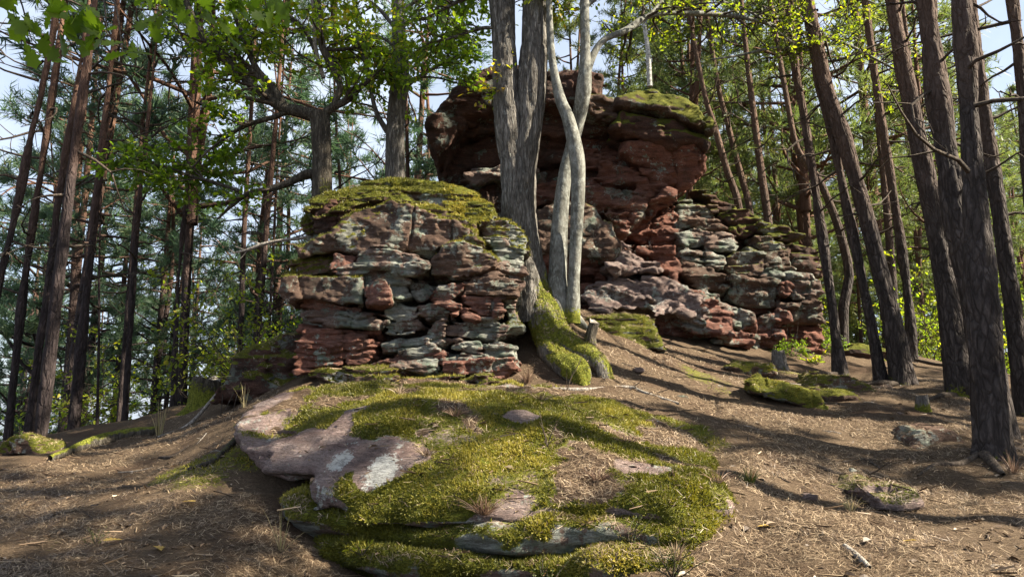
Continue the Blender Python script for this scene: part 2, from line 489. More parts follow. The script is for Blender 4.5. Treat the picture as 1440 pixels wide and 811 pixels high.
def tps_fit(P):
    d = np.hypot(P[:, None, 0] - P[None, :, 0], P[:, None, 1] - P[None, :, 1])
    K = np.where(d > 0, d * d * np.log(d + 1e-9), 0) + np.eye(len(P)) * 0.02
    A = np.zeros((len(P) + 3,) * 2)
    A[:-3, :-3] = K; A[:-3, -3:] = np.c_[np.ones(len(P)), P[:, :2]]; A[-3:, :-3] = A[:-3, -3:].T
    return np.linalg.solve(A, np.r_[P[:, 2], 0, 0, 0])


def tps_eval(P, wts, x, y):
    x = np.asarray(x, float); y = np.asarray(y, float)
    z = wts[-3] + wts[-2] * x + wts[-1] * y
    for i in range(len(P)):
        d2 = (x - P[i, 0]) ** 2 + (y - P[i, 1]) ** 2
        z = z + wts[i] * 0.5 * d2 * np.log(d2 + 1e-12)
    return z


GW = tps_fit(GP)


def G(x, y, detail=True):
    x = np.asarray(x, float); y = np.asarray(y, float)
    xc, yc = np.clip(x, -36, 36), np.clip(y, -12, 56)
    z = tps_eval(GP, GW, xc, yc)
    z = z - 0.05 * (np.abs(x - xc) + np.abs(y - yc))
    if detail:
        z = z + 0.07 * fbm(x * 0.9, y * 0.9, 0.3, 3, 5) + 0.030 * fbm(x * 3.6, y * 3.6, 0.7, 3, 9)
    return z


def g1(x, y):
    return float(G(np.array([x]), np.array([y]))[0])


def axis(lo, hi, step, far_lo, far_hi, grow=1.14):
    a = list(np.arange(lo, hi + step, step))
    s = step
    while a[-1] < far_hi: s *= grow; a.append(a[-1] + s)
    s = step; b = [lo]
    while b[-1] > far_lo: s *= grow; b.append(b[-1] - s)
    return np.array(b[:0:-1] + a)


gx = axis(-5.5, 6.5, 0.04, -400, 400)
gy = axis(2.2, 11.5, 0.04, -60, 600)
X, Yg = np.meshgrid(gx, gy, indexing='ij')
Zg = G(X, Yg)
gV = np.stack([X, Yg, Zg], -1).reshape(-1, 3)
I = np.arange(X.size).reshape(X.shape)
gF = np.stack([I[:-1, :-1], I[1:, :-1], I[1:, 1:], I[:-1, 1:]], -1).reshape(-1, 4)


def ground_moss(x, y):
    m = sstep(0.05, 0.75, fbm(x * 0.8, y * 0.8, 3.1, 4, 21) + 0.05)
    near = np.exp(-(((x - 1.1) / 1.0) ** 2 + ((y - 5.0) / 1.6) ** 2))     # beside the big boulder
    left = np.exp(-(((x + 1.9) / 0.9) ** 2 + ((y - 4.6) / 0.6) ** 2))
    path = np.exp(-(((x - 3.0) / 1.8) ** 2 + ((y - 4.5) / 2.2) ** 2))     # the trodden strip is bare
    return np.clip(m * 0.55 + 0.75 * near * sstep(-.3, .45, fbm(x * 2, y * 2, 1.0, 3, 33)) + 0.35 * left - 0.5 * path, 0, 1)


gm = ground_moss(gV[:, 0], gV[:, 1])
ground = put('ground', gV, gF, GROUND_M, None, {'moss': gm})
ground['kind'] = 'structure'
SURF = [(gV, gF, None)]           # what litter falls on


# ------------------------------------------------------------------ rocks
def rock_field(d, x, y, z, h, amp, strata, tilt, seed, freq):
    # broad swell, then creased (unsmoothed) noise that breaks the face into flats and edges
    d = d + amp * .7 * fbm(x * 1.3, y * 1.3, z * 1.5, 2, seed, 0.5)
    c, s_ = math.cos(seed * .7), math.sin(seed * .7)
    xr, yr = x * c - y * s_, x * s_ + y * c
    d = d + amp * (.9 * noise(xr * 3.1, yr * 3.1, z * 3.6, seed + 31, True) + .55 * noise(yr * 7.3, xr * 7.3, z * 9.0, seed + 32, True) + .26 * noise(x * 17, y * 17, z * 26, seed + 33))
    if strata:
        s = z + tilt * x + 0.09 * noise(x * 1.3, y * 1.3, z * 1.3, seed + 3) + 0.022 * noise(x * 6, y * 6, z * 6, seed + 4)
        for fr, a in ((freq, strata), (freq * 2.1, strata * 0.55)):
            u = s * fr
            i = np.floor(u); f = u - i
            def lay(k):      # every bed stands out or lies back by its own amount, broken along its length
                return _h(k, k * 0, k * 0, seed + 5) * 0.8 + 0.9 * noise(x * fr * 0.42 + k * 3.7, y * fr * 0.42, k * 7.3, seed + 6, True)
            a0, a1 = lay(i), lay(i + 1)
            d = d + a * (a0 + (a1 - a0) * sstep(0.86, 0.99, f))
            d = d + a * 1.3 * np.exp(-((f - 0.92) / 0.06) ** 2) * (.4 + .6 * sstep(-.3, .5, noise(x * 2, y * 2, i * 5.1, seed + 7)))
    c = np.abs(noise(x * 2.1, y * 2.1, z * 0.5, seed + 11))
    d = d + amp * 0.8 * np.exp(-(c / 0.025) ** 2)
    return d


def moss_attr(V, N, amount, seed, thr=0.55):
    x, y, z = V.T
    n = fbm(x * 1.5, y * 1.5, z * 1.5, 4, seed + 77)
    return np.clip(sstep(thr - 0.35, thr + 0.25, N[:, 2] + 0.35 * n) * amount + 0.12 * n * amount, 0, 1)


STONES = {}


def stone(parent, mat, pts, D, T, tx=0.0, tz=0.0, r=0.06, amp=0.06, strata=0.03, tilt=0.0, h=0.025, moss=0.5, seed=0, freq=9.0, name='stone', thr=0.6, grow=1.0):
    if grow != 1.0: pts = scaled(pts, grow)
    P3 = np.array([at(a, b, D) for a, b in pts])
    P = P3[:, [0, 2]]
    pad = amp * 1.2 + strata * 2 + 2.5 * h
    lo, hi = P.min(0) - pad, P.max(0) + pad
    cx, cz = P.mean(0)
    dslope = abs(tx) * (hi[0] - lo[0]) / 2 + abs(tz) * (hi[1] - lo[1]) / 2
    ylo, yhi = D - pad - dslope, D + T + pad
    ax = np.arange(lo[0], hi[0] + h, h); ay = np.arange(ylo, yhi + h, h); az = np.arange(lo[1], hi[1] + h, h)
    x = ax[:, None, None]; y = ay[None, :, None]; z = az[None, None, :]
    d2 = poly_sdf(P, ax[:, None], az[None, :])[:, None, :]
    front = D + tx * (x - cx) + tz * (z - cz)
    dy = np.maximum(front - y, y - (D + T))
    rr = min(r, 0.45 * max(0.02, -float(d2.min())))
    qa, qb = d2 + rr, dy + rr
    d = np.sqrt(np.maximum(qa, 0) ** 2 + np.maximum(qb, 0) ** 2) + np.minimum(np.maximum(qa, qb), 0) - rr
    X3, Y3, Z3 = np.broadcast_arrays(x, y, z)
    band = np.abs(d) < pad + 3 * h
    dd = d.copy()
    dd[band] = rock_field(d[band], X3[band], Y3[band], Z3[band], h, amp, strata, tilt, seed, freq)
    dd[0] = dd[-1] = 1; dd[:, 0] = dd[:, -1] = 1; dd[:, :, 0] = dd[:, :, -1] = 1
    V, F = surface_nets(dd, np.array([lo[0], ylo, lo[1]]), h)
    if not len(F): return None
    N = vnormals(V, F)
    o = put(name, V, F, M[mat] if isinstance(mat, str) else mat, parent, {'moss': moss_attr(V, N, moss, seed, thr)}, False)
    SURF.append((V, F, o))
    return o


def stones(parent, specs, base_seed, **dflt):
    for i, s in enumerate(specs):
        mat, D, T, pts = s[:4]
        kw = dict(dflt)
        if len(s) > 4: kw.update(s[4])
        stone(parent, mat, pts, D, T, seed=base_seed + i * 13, **kw)


def scaled(pts, k):
    p = np.array(pts, float); c = p.mean(0)
    return [tuple(c + (q - c) * k) for q in p]


# --- the pillar of stacked sandstone blocks
pc = at(570, 526, 9.0)
pillar = empty('rock_pillar', (pc[0], pc[1], g1(pc[0], pc[1])), 'squat layered sandstone outcrop with a mossy cap and lichened blocks, left of the forked oak', 'rock outcrop')
PX = 8.0
core = [(432, 300), (450, 275), (500, 256), (560, 250), (640, 262), (690, 292), (690, 320), (725, 335), (730, 400), (715, 440), (712, 525), (425, 525), (425, 470), (405, 425), (405, 395), (425, 350)]
stone(pillar, 'g', scaled(core, 0.93), PX + 0.5, 1.5, r=0.2, amp=0.10, strata=0.05, h=0.03, seed=900, moss=0.3, name='rock_core')
m9 = dict(moss=1.0, thr=0.2)
stones(pillar, [
    ('b', PX + .42, 1.6, [(432, 302), (441, 273), (472, 260), (506, 249), (531, 242), (569, 243), (623, 249), (665, 257), (690, 278), (702, 297), (692, 306), (660, 292), (620, 277), (570, 268), (520, 272), (480, 284), (452, 302)], dict(moss=1.25, thr=-.35, r=.10, tz=.7, grow=1.0, strata=.022, amp=.05)),
    ('b', PX + .28, 1.2, [(455, 305), (482, 282), (522, 262), (560, 264), (600, 281), (630, 296), (600, 298), (560, 284), (520, 284), (482, 300)], dict(moss=1.15, thr=.05, tz=.5, grow=1.0)),
    ('b', PX + .3, 1.0, [(618, 272), (662, 278), (692, 297), (694, 312), (674, 320), (655, 308), (632, 296)], dict(moss=1.2, thr=-.3, tz=.5, grow=1.0)),
    ('b', PX + .12, .9, [(560, 283), (606, 289), (640, 301), (661, 314), (663, 331), (650, 326), (612, 306), (570, 293)], dict(moss=1.1, thr=.05, r=.05)),
    ('b', PX + .05, 1.3, [(422, 357), (419, 346), (444, 338), (470, 328), (484, 307), (500, 294), (530, 286), (548, 280), (572, 286), (600, 297), (636, 306), (656, 322), (656, 334), (630, 343), (604, 353), (560, 354), (500, 352)], dict(strata=.005, r=.04, amp=.065, moss=.8, thr=.5, grow=1.03)),
    ('d', PX + .35, .9, [(445, 296), (466, 284), (500, 290), (482, 312), (470, 328), (442, 326)], dict(moss=.7, grow=1.0)),
    ('b', PX + .5, .8, [(423, 306), (440, 292), (446, 322), (432, 334), (424, 325)], dict(moss=1., thr=.0, grow=1.0)),
    ('g', PX - .08, .9, [(474, 383), (500, 365), (510, 355), (554, 354), (580, 360), (600, 368), (598, 380), (575, 386), (540, 379), (498, 386)], dict(strata=.03, moss=.15, freq=12)),
    ('r', PX + .05, .8, [(466, 368), (473, 358), (505, 355), (500, 368), (490, 376), (469, 378)], dict(moss=.3)),
    ('b', PX + .2, .9, [(404, 386), (418, 371), (444, 362), (468, 367), (470, 378), (446, 385)], dict(moss=.9, thr=.3)),
    ('b', PX - .12, 1.0, [(391, 411), (399, 394), (416, 385), (474, 387), (505, 391), (507, 425), (474, 426), (428, 418), (404, 427)], dict(strata=.005, r=.04, moss=.9, thr=.6, grow=1.03)),
    ('g', PX + .05, .8, [(506, 392), (526, 381), (563, 382), (573, 394), (573, 415), (550, 427), (507, 427)], dict(moss=.1)),
    ('r', PX - .18, .7, [(513, 407), (530, 390), (543, 388), (551, 421), (546, 427), (517, 427)], dict(moss=0., strata=.015, tx=-.3)),
    ('r', PX + .02, .8, [(404, 427), (431, 420), (470, 424), (500, 430), (530, 440), (510, 444), (460, 437), (420, 437)], dict(freq=14, moss=.1)),
    ('g', PX + .0, .8, [(418, 438), (460, 437), (510, 444), (540, 452), (530, 462), (490, 458), (440, 450)], dict(freq=14, moss=.1)),
    ('R', PX + .1, .8, [(426, 452), (470, 453), (530, 463), (528, 476), (500, 472), (462, 462), (428, 464)], dict(freq=14, moss=0)),
    ('R', PX - .02, .9, [(427, 464), (462, 461), (511, 473), (531, 482), (518, 501), (505, 510), (470, 516), (422, 524), (415, 502), (415, 482)], dict(freq=12, strata=.035, moss=0, tx=.15)),
    ('g', PX + .05, .8, [(541, 441), (553, 427), (586, 428), (588, 446), (560, 453)], dict(moss=.05)),
    ('g', PX + .08, .8, [(545, 455), (586, 448), (600, 464), (562, 470), (545, 472)], dict(moss=.05)),
    ('g', PX + .02, .8, [(536, 480), (560, 469), (600, 470), (600, 489), (562, 496), (536, 495)], dict(moss=.05, tx=-.2)),
    ('g', PX - .05, .8, [(562, 494), (606, 486), (613, 492), (592, 500), (566, 501)], dict(moss=.05)),
    ('r', PX - .02, .8, [(520, 512), (560, 499), (618, 498), (619, 510), (570, 519), (525, 520)], dict(moss=.1)),
    ('r', PX - .08, .7, [(602, 418), (616, 404), (635, 398), (655, 399), (654, 411), (641, 421), (672, 444), (666, 452), (648, 443), (608, 427)], dict(moss=.1, amp=.05)),
    ('b', PX - .02, .7, [(655, 395), (677, 384), (700, 382), (722, 396), (722, 412), (708, 419), (690, 416), (656, 412)], dict(moss=.2)),
    ('r', PX - .03, .7, [(655, 414), (700, 415), (706, 436), (687, 450), (673, 444), (650, 425)], dict(moss=.1)),
    ('b', PX - .06, .8, [(608, 366), (630, 346), (652, 341), (677, 349), (694, 364), (694, 374), (666, 382), (645, 389), (608, 385)], dict(moss=.7, thr=.5, strata=.02)),
    ('b', PX + .05, .7, [(650, 340), (656, 332), (670, 333), (686, 350), (698, 363), (690, 366), (677, 357)], dict(moss=1, thr=.1, r=.03)),
    ('g', PX + .35, .9, [(677, 320), (696, 312), (716, 314), (736, 328), (740, 340), (734, 348), (708, 337), (680, 333)], dict(moss=1.1, thr=.2)),
    ('g', PX + .3, .9, [(682, 337), (708, 338), (734, 356), (733, 376), (704, 374), (694, 357)], dict(moss=.2, tx=.3)),
    ('g', PX + .25, .9, [(700, 373), (733, 376), (736, 398), (727, 416), (722, 398), (704, 384)], dict(moss=.2, tx=.4)),
    ('g', PX + .22, .9, [(708, 420), (726, 414), (734, 440), (735, 460), (712, 464), (706, 440)], dict(moss=.5, tx=.4)),
    ('g', PX + .12, .8, [(576, 393), (616, 400), (602, 418), (590, 426), (575, 415)], dict(moss=0)),
    ('g', PX + .02, .8, [(590, 431), (608, 425), (646, 445), (640, 452), (600, 450), (590, 444)], dict(moss=0)),
    ('g', PX + .0, .8, [(600, 455), (626, 452), (620, 484), (602, 484)], dict(moss=0, tx=-.4)),
    ('g', PX + .0, .8, [(626, 456), (690, 450), (711, 460), (710, 471), (686, 478), (645, 471), (626, 468)], dict(moss=.1, freq=14)),
    ('g', PX - .02, .8, [(624, 474), (648, 478), (628, 487), (619, 484)], dict(moss=0)),
    ('g', PX - .05, .8, [(630, 488), (672, 478), (686, 483), (680, 500), (644, 496)], dict(moss=.1)),
    ('g', PX + .02, .8, [(683, 488), (700, 480), (723, 486), (723, 500), (683, 500)], dict(moss=.2)),
    ('g', PX - .06, .8, [(620, 500), (650, 498), (680, 502), (644, 510), (622, 508)], dict(moss=.1)),
    ('g', PX - .08, .8, [(562, 508), (615, 504), (618, 521), (588, 522), (558, 515)], dict(moss=.1)),
    ('r', PX - .1, .9, [(630, 512), (690, 502), (721, 502), (726, 522), (700, 534), (650, 524), (628, 520)], dict(moss=.3)),
    ('r', PX - .3, .9, [(556, 526), (600, 523), (636, 526), (632, 540), (590, 540), (552, 536)], dict(moss=.6, thr=.4)),
    ('b', PX - .25, .9, [(440, 528), (480, 521), (520, 518), (552, 522), (548, 538), (480, 540)], dict(moss=1, thr=.2)),
    ('b', PX - .3, .9, [(636, 528), (680, 526), (712, 534), (700, 542), (650, 541)], dict(moss=1, thr=.3)),
], 1000, h=0.0165, r=0.014, amp=0.055, strata=0.032, moss=.3, freq=12, grow=1.07)

# --- the tall overhanging tower
tcn = at(800, 440, 13.0)
tower = empty('rock_tower', (tcn[0], tcn[1], g1(tcn[0], tcn[1])), 'tall red sandstone tower with a dark overhanging moss-edged cap behind the oak', 'rock outcrop')
TX = 12.0
tcore = [(625, 190), (660, 130), (740, 105), (840, 110), (900, 140), (950, 185), (950, 250), (920, 290), (930, 340), (960, 370), (990, 430), (970, 470), (640, 470), (625, 300)]
stone(tower, 'd', scaled(tcore, .97), TX + 1.3, 3.5, r=.4, amp=.2, strata=.10, freq=5, h=.06, seed=1900, moss=.4, name='rock_core')
stones(tower, [
    ('d', TX + .1, 3.2, [(600, 175), (612, 145), (632, 120), (660, 99), (692, 91), (740, 89), (800, 90), (852, 96), (850, 138), (790, 148), (705, 150), (655, 166), (628, 200), (613, 216), (601, 198)], dict(amp=.075, strata=.03, freq=2.7, r=.2, grow=1.0)),
    ('d', TX + .6, 3., [(613, 222), (628, 202), (655, 168), (705, 152), (790, 150), (866, 152), (866, 186), (790, 190), (702, 181), (655, 192), (634, 216), (622, 240)], dict(amp=.075, strata=.03, freq=2.7, r=.12, grow=.96)),
    ('d', TX + .95, 3., [(614, 232), (640, 204), (692, 183), (790, 190), (862, 192), (864, 226), (760, 232), (690, 234), (650, 242), (640, 300), (616, 300)], dict(amp=.075, strata=.03, freq=2.7, r=.15, grow=.97)),
    ('g', TX + .45, 2., [(652, 246), (664, 236), (700, 233), (760, 236), (758, 246), (690, 250), (668, 262)], dict(strata=.02, r=.06, moss=.1)),
    ('d', TX + .75, 2.5, [(640, 252), (700, 252), (770, 250), (840, 245), (860, 262), (850, 276), (760, 284), (640, 310)], dict(freq=7)),
    ('R', TX + .55, 2.5, [(752, 256), (800, 250), (852, 262), (842, 282), (800, 290), (752, 288)], dict(freq=8, strata=.05)),
    ('d', TX + .9, 2.5, [(640, 300), (760, 286), (830, 285), (830, 340), (640, 350)], {}),
    ('b', TX - .1, 2.6, [(868, 133), (878, 124), (902, 117), (920, 117), (938, 126), (960, 134), (984, 147), (1001, 165), (1007, 180), (1003, 193), (990, 186), (970, 174), (942, 160), (912, 151), (884, 145), (868, 142)], dict(amp=.075, strata=.02, freq=2.7, moss=1.1, thr=.1, r=.14, tz=.3, grow=1.0)),
    ('d', TX - .05, 2.8, [(858, 174), (866, 158), (872, 144), (912, 154), (942, 164), (965, 175), (992, 187), (1002, 198), (998, 211), (988, 205), (970, 201), (940, 202), (902, 197), (868, 186)], dict(amp=.075, strata=.02, freq=2.7, moss=1., thr=.3, r=.13, tz=.2, grow=.965)),
    ('R', TX + .22, 2.4, [(868, 212), (876, 196), (907, 199), (940, 203), (966, 200), (984, 208), (991, 221), (994, 236), (984, 252), (969, 264), (958, 268), (955, 256), (938, 246), (906, 235), (884, 229)], dict(amp=.075, strata=.025, freq=2.7, r=.1, tz=-.45, grow=.96)),
    ('R', TX + .9, 2., [(822, 160), (853, 160), (862, 188), (890, 222), (880, 230), (848, 215), (820, 196)], dict(r=.1)),
    ('b', TX + .3, 2.4, [(818, 140), (850, 138), (872, 146), (866, 160), (852, 162), (820, 158)], dict(moss=.8, thr=.4)),
    ('R', TX + .6, 2., [(822, 200), (848, 216), (880, 230), (895, 244), (860, 238), (822, 226)], dict(freq=10)),
    ('R', TX + .35, 2., [(839, 249), (850, 232), (884, 234), (896, 246), (893, 259), (860, 260)], dict(moss=.1)),
    ('R', TX + .28, 2., [(893, 262), (898, 250), (921, 262), (924, 274), (905, 281), (889, 274)], dict(moss=.1)),
    ('r', TX + .15, 2., [(926, 272), (940, 256), (959, 264), (954, 274), (937, 277)], dict(moss=.1)),
    ('R', TX + .3, 2., [(905, 240), (940, 248), (955, 258), (938, 262), (926, 272), (912, 258)], dict()),
    ('R', TX + .45, 2., [(905, 282), (941, 276), (940, 290), (914, 308), (897, 306)], dict(tz=-.3)),
    ('r', TX + .25, 2., [(822, 262), (850, 264), (870, 272), (902, 285), (907, 295), (886, 316), (879, 329), (870, 320), (852, 294), (836, 288), (822, 280)], dict(freq=9, strata=.05, moss=.15)),
    ('R', TX + .75, 1.8, [(913, 304), (938, 291), (955, 299), (957, 312), (958, 324), (944, 345), (905, 342), (880, 330), (890, 313)], dict(freq=9, strata=.06, moss=0)),
    ('b', TX - .5, 2.2, [(758, 292), (790, 277), (822, 280), (842, 291), (857, 312), (870, 334), (874, 345), (857, 371), (838, 356), (800, 352), (756, 350)], dict(amp=.075, strata=.035, freq=2.7, moss=.5, thr=.5, r=.25)),
    ('p', TX - .4, 1.8, [(874, 338), (905, 358), (928, 371), (896, 378), (864, 388), (858, 376)], dict(tx=.3, tz=.4, moss=0)),  # pale stone stands in for sun on this slab
    ('R', TX - .3, 1.8, [(752, 356), (838, 357), (862, 382), (850, 391), (800, 392), (752, 386)], dict(moss=0)),
    ('R', TX - .15, 1.8, [(880, 332), (902, 344), (946, 351), (963, 375), (950, 392), (926, 371), (900, 356)], dict(freq=9, moss=0)),
    ('p', TX - .62, 1.6, [(846, 396), (874, 380), (921, 378), (952, 396), (990, 412), (985, 450), (930, 444), (834, 438), (817, 416)], dict(freq=8, strata=.05, tilt=.25, tz=.65, tx=.1, moss=.1)),  # sunlight on the slope put into the colour by a paler stone
    ('R', TX - .35, 1.6, [(745, 392), (800, 394), (846, 394), (818, 416), (834, 438), (750, 440)], dict(freq=9, strata=.05, moss=.1, tz=.3)),
], 2000, h=0.036, r=0.05, amp=0.12, strata=0.055, freq=6, moss=.25, grow=1.07)

# --- the broken ledge running right from the tower
rcn = at(1060, 490, 13.2)
ridge = empty('rock_ledge', (rcn[0], rcn[1], g1(rcn[0], rcn[1])), 'long broken sandstone ledge of grey and red blocks stepping down right of the tower', 'rock outcrop')
rcore = [(960, 300), (1010, 300), (1060, 320), (1120, 345), (1150, 365), (1150, 495), (960, 480)]
stone(ridge, 'd', scaled(rcore, .96), TX + 1.1, 2.6, r=.3, amp=.18, strata=.09, freq=5, h=.06, seed=2900, moss=.6, name='rock_core')
stones(ridge, [
    ('b', TX + .9, 1.8, [(955, 294), (958, 283), (974, 279), (1007, 290), (1006, 307), (958, 311)], dict(moss=.5)),
    ('d', TX + .95, 1.5, [(985, 270), (1010, 268), (1040, 290), (1020, 300), (1005, 292)], dict(moss=.6)),
    ('g', TX + .55, 1.8, [(953, 327), (977, 318), (1001, 327), (999, 347), (963, 348)], dict(tz=.3)),
    ('g', TX + .5, 1.8, [(997, 334), (1020, 327), (1039, 343), (1030, 354), (998, 350)], dict(tz=.3)),
    ('b', TX + .75, 1.8, [(958, 312), (1006, 309), (1022, 324), (1000, 326), (976, 317), (955, 324)], {}),
    ('g', TX + .4, 1.8, [(958, 350), (1000, 351), (1019, 363), (1013, 379), (992, 371), (960, 364)], dict(tz=.2)),
    ('b', TX + .4, 1.8, [(1017, 365), (1036, 348), (1054, 344), (1072, 360), (1071, 384), (1034, 387)], dict(moss=.5)),
    ('b', TX + .15, 1.8, [(958, 366), (992, 372), (1016, 384), (1028, 397), (1020, 409), (987, 404), (964, 385)], dict(moss=.3)),
    ('r', TX - .35, 1.8, [(950, 394), (965, 396), (1003, 416), (1024, 437), (1021, 467), (975, 464), (945, 450), (935, 420)], dict(freq=9, strata=.05, tilt=.3, tz=.5, moss=.2)),
    ('g', TX - .2, 1.8, [(1000, 414), (1034, 431), (1060, 443), (1063, 457), (1027, 457), (1020, 436)], dict(tz=.2)),
    ('b', TX + .2, 1.8, [(1033, 394), (1060, 393), (1087, 397), (1097, 406), (1084, 427), (1047, 428), (1031, 418)], dict(r=.15, moss=.1)),
    ('g', TX + .2, 1.6, [(1073, 377), (1096, 376), (1102, 386), (1093, 397), (1074, 388)], {}),
    ('r', TX + .1, 1.6, [(1097, 393), (1110, 390), (1117, 402), (1107, 417), (1096, 410)], {}),
    ('b', TX + .55, 1.6, [(1063, 328), (1093, 337), (1114, 347), (1110, 358), (1076, 352), (1066, 340)], dict(moss=.6)),
    ('b', TX + .6, 1.6, [(1073, 314), (1100, 316), (1126, 330), (1107, 339), (1080, 331)], dict(moss=1, thr=.1)),
    ('d', TX + .6, 1.6, [(1114, 342), (1153, 347), (1165, 384), (1134, 391), (1115, 377)], dict(moss=.8)),
    ('b', TX + .45, 1.6, [(1075, 352), (1110, 360), (1114, 377), (1098, 376), (1074, 374)], dict(moss=.4)),
    ('g', TX + .25, 1.6, [(1110, 384), (1137, 387), (1157, 407), (1154, 424), (1120, 417)], dict(moss=.3)),
    ('b', TX + .15, 1.6, [(1100, 424), (1140, 422), (1161, 428), (1161, 450), (1121, 454), (1105, 438)], dict(moss=.1, r=.15)),
    ('R', TX + .5, 1.6, [(1104, 448), (1154, 456), (1152, 500), (1098, 496)], dict(moss=.1)),
    ('r', TX - .1, 1.6, [(1030, 432), (1060, 440), (1064, 464), (1040, 462), (1028, 452)], dict(moss=0)),
    ('r', TX + .1, 1.6, [(1060, 450), (1096, 437), (1107, 447), (1097, 486), (1062, 490), (1053, 468)], dict(moss=.1, freq=9)),
    ('r', TX - .25, 1.6, [(1005, 464), (1053, 464), (1061, 492), (1008, 482)], dict(moss=.2)),
    ('R', TX + .4, 1.6, [(1046, 428), (1090, 426), (1100, 436), (1064, 448)], dict(moss=0)),
    ('d', TX + .75, 1.6, [(1020, 304), (1034, 290), (1066, 302), (1063, 324), (1050, 334), (1027, 324)], dict(moss=.9, thr=.2)),
    ('r', TX - .3, 1.6, [(930, 444), (985, 452), (1005, 470), (980, 478), (930, 466)], dict(moss=.3, freq=9)),
], 3000, h=0.032, r=0.035, amp=0.075, strata=0.058, freq=7, moss=.35, grow=1.10)


# --- the big mossy boulder in front: three beds, each a slab with its own top
def slab(parent, mat, rim, inner, thick, seed, h=.026, moss=1.0, under=.25, name='slab', amp=.075, mossfn=None, r=.09):
    Rm = np.array([at(*p) for p in rim]); In = np.array([at(*p) for p in inner]).reshape(-1, 3)
    TP = np.concatenate([Rm, In]); tw = tps_fit(TP)
    P = Rm[:, :2]
    pad = .12
    lo = np.r_[P.min(0) - pad, Rm[:, 2].min() - thick - pad]; hi = np.r_[P.max(0) + pad, TP[:, 2].max() + pad + .1]
    ax, ay, az = (np.arange(lo[k], hi[k] + h, h) for k in range(3))
    d2 = poly_sdf(P, ax[:, None], ay[None, :])
    d2 = d2 + .07 * fbm(ax[:, None] * 1.7, ay[None, :] * 1.7, .5, 2, seed) + .05 * noise(ax[:, None] * 4.3, ay[None, :] * 4.3, .5, seed + 1, True)
    top = tps_eval(TP, tw, ax[:, None], ay[None, :])
    x, y, z = np.broadcast_arrays(ax[:, None, None], ay[None, :, None], az[None, None, :])
    zt = (z - top[:, :, None])
    depth = np.clip(-zt / thick, 0, 1.5)
    dl = d2[:, :, None] + under * depth ** 1.5            # undercut below the lip
    dz = np.maximum(zt, -zt - thick)
    qa, qb = dl + r, dz + r
    d = np.sqrt(np.maximum(qa, 0) ** 2 + np.maximum(qb, 0) ** 2) + np.minimum(np.maximum(qa, qb), 0) - r
    band = np.abs(d) < .3
    dd = d.copy()
    xb, yb, zb = x[band], y[band], z[band]
    e = d[band] + amp * fbm(xb * 1.5, yb * 1.5, zb * 2.5, 3, seed) + .03 * noise(xb * 3.3, yb * 3.3, zb * 5, seed + 4, True) + .012 * fbm(xb * 9, yb * 9, zb * 9, 2, seed + 9)
    side = sstep(.02, .10, -zt[band])
    u = (zb + .06 * noise(xb * 1.2, yb * 1.2, zb * 1.2, seed + 2)) * 13
    i = np.floor(u); f = u - i
    e = e + side * (.02 * _h(i, i * 0, i * 0, seed) + .025 * np.exp(-((f - .8) / .1) ** 2))
    dd[band] = e
    dd[0] = dd[-1] = 1; dd[:, 0] = dd[:, -1] = 1; dd[:, :, 0] = dd[:, :, -1] = 1
    V, F = surface_nets(dd, lo, h)
    N = vnormals(V, F)
    ms = mossfn(V, N) if mossfn else moss_attr(V, N, moss, seed, .4)
    o = put(name, V, F, M[mat], parent, {'moss': ms})
    cr = np.zeros(len(V))
    for px, py, Y, rx, ry in CRUST:
        p = at(px, py, Y); cr = np.maximum(cr, 1.1 - np.hypot((V[:, 0] - p[0]) / rx, (V[:, 1] - p[1]) / ry) * .75)
    at_ = o.data.attributes.new('crust', 'FLOAT', 'POINT'); at_.data.foreach_set('value', np.clip(cr, 0, 1).astype(np.float32))
    so_ = np.clip(needle_patch(V[:, 0], V[:, 1]) * sstep(.2, .6, N[:, 2]), 0, 1)
    for bx, by, rx, ry in BARE: so_ *= sstep(.7, 1.2, np.hypot((V[:, 0] - bx) / rx, (V[:, 1] - by) / ry))
    at2 = o.data.attributes.new('soil', 'FLOAT', 'POINT'); at2.data.foreach_set('value', so_.astype(np.float32))
    SURF.append((V, F, o))
    return o, V, F, N, ms


CRUST = [(478, 664, 5.0, .10, .09), (535, 682, 4.82, .13, .14), (700, 640, 5.3, .04, .04)]
bc = at(640, 700, 5.4)
boulder = empty('mossy_boulder', (bc[0], bc[1], g1(bc[0], bc[1])), 'great flat pink sandstone boulder under green moss and dry needles in the foreground', 'boulder')


def px_of(V):
    d = V - EYE
    fy = d[:, 1] * math.cos(PITCH) + d[:, 2] * math.sin(PITCH)
    fz = -d[:, 1] * math.sin(PITCH) + d[:, 2] * math.cos(PITCH)
    return 720 + FPX * d[:, 0] / fy, 405.5 - FPX * fz / fy


# bare patches of the boulder's skin, as spots on the rock itself (world x, y, radius x, radius y)
BARE = []
for (px, py, Y, rx, ry) in [(350, 552, 6.5, .42, .35), (440, 543, 6.85, .30, .12), (360, 600, 6.0, .16, .10), (350, 655, 5.5, .33, .22), (420, 655, 5.3, .26, .20), (475, 640, 5.35, .16, .22), (500, 610, 5.6, .14, .2), (535, 685, 4.85, .22, .22), (478, 665, 5.0, .2, .16), (400, 640, 5.5, .16, .1),
                            (735, 635, 5.35, .22, .09), (800, 600, 5.9, .10, .08), (905, 700, 4.75, .20, .12), (590, 690, 4.9, .06, .07), (660, 580, 6.1, .2, .12)]:
    p = at(px, py, Y); BARE.append((p[0], p[1], rx, ry))


def needle_patch(x, y):
    return sstep(.02, .38, fbm(x * 2.1, y * 2.6, .9, 4, 777))


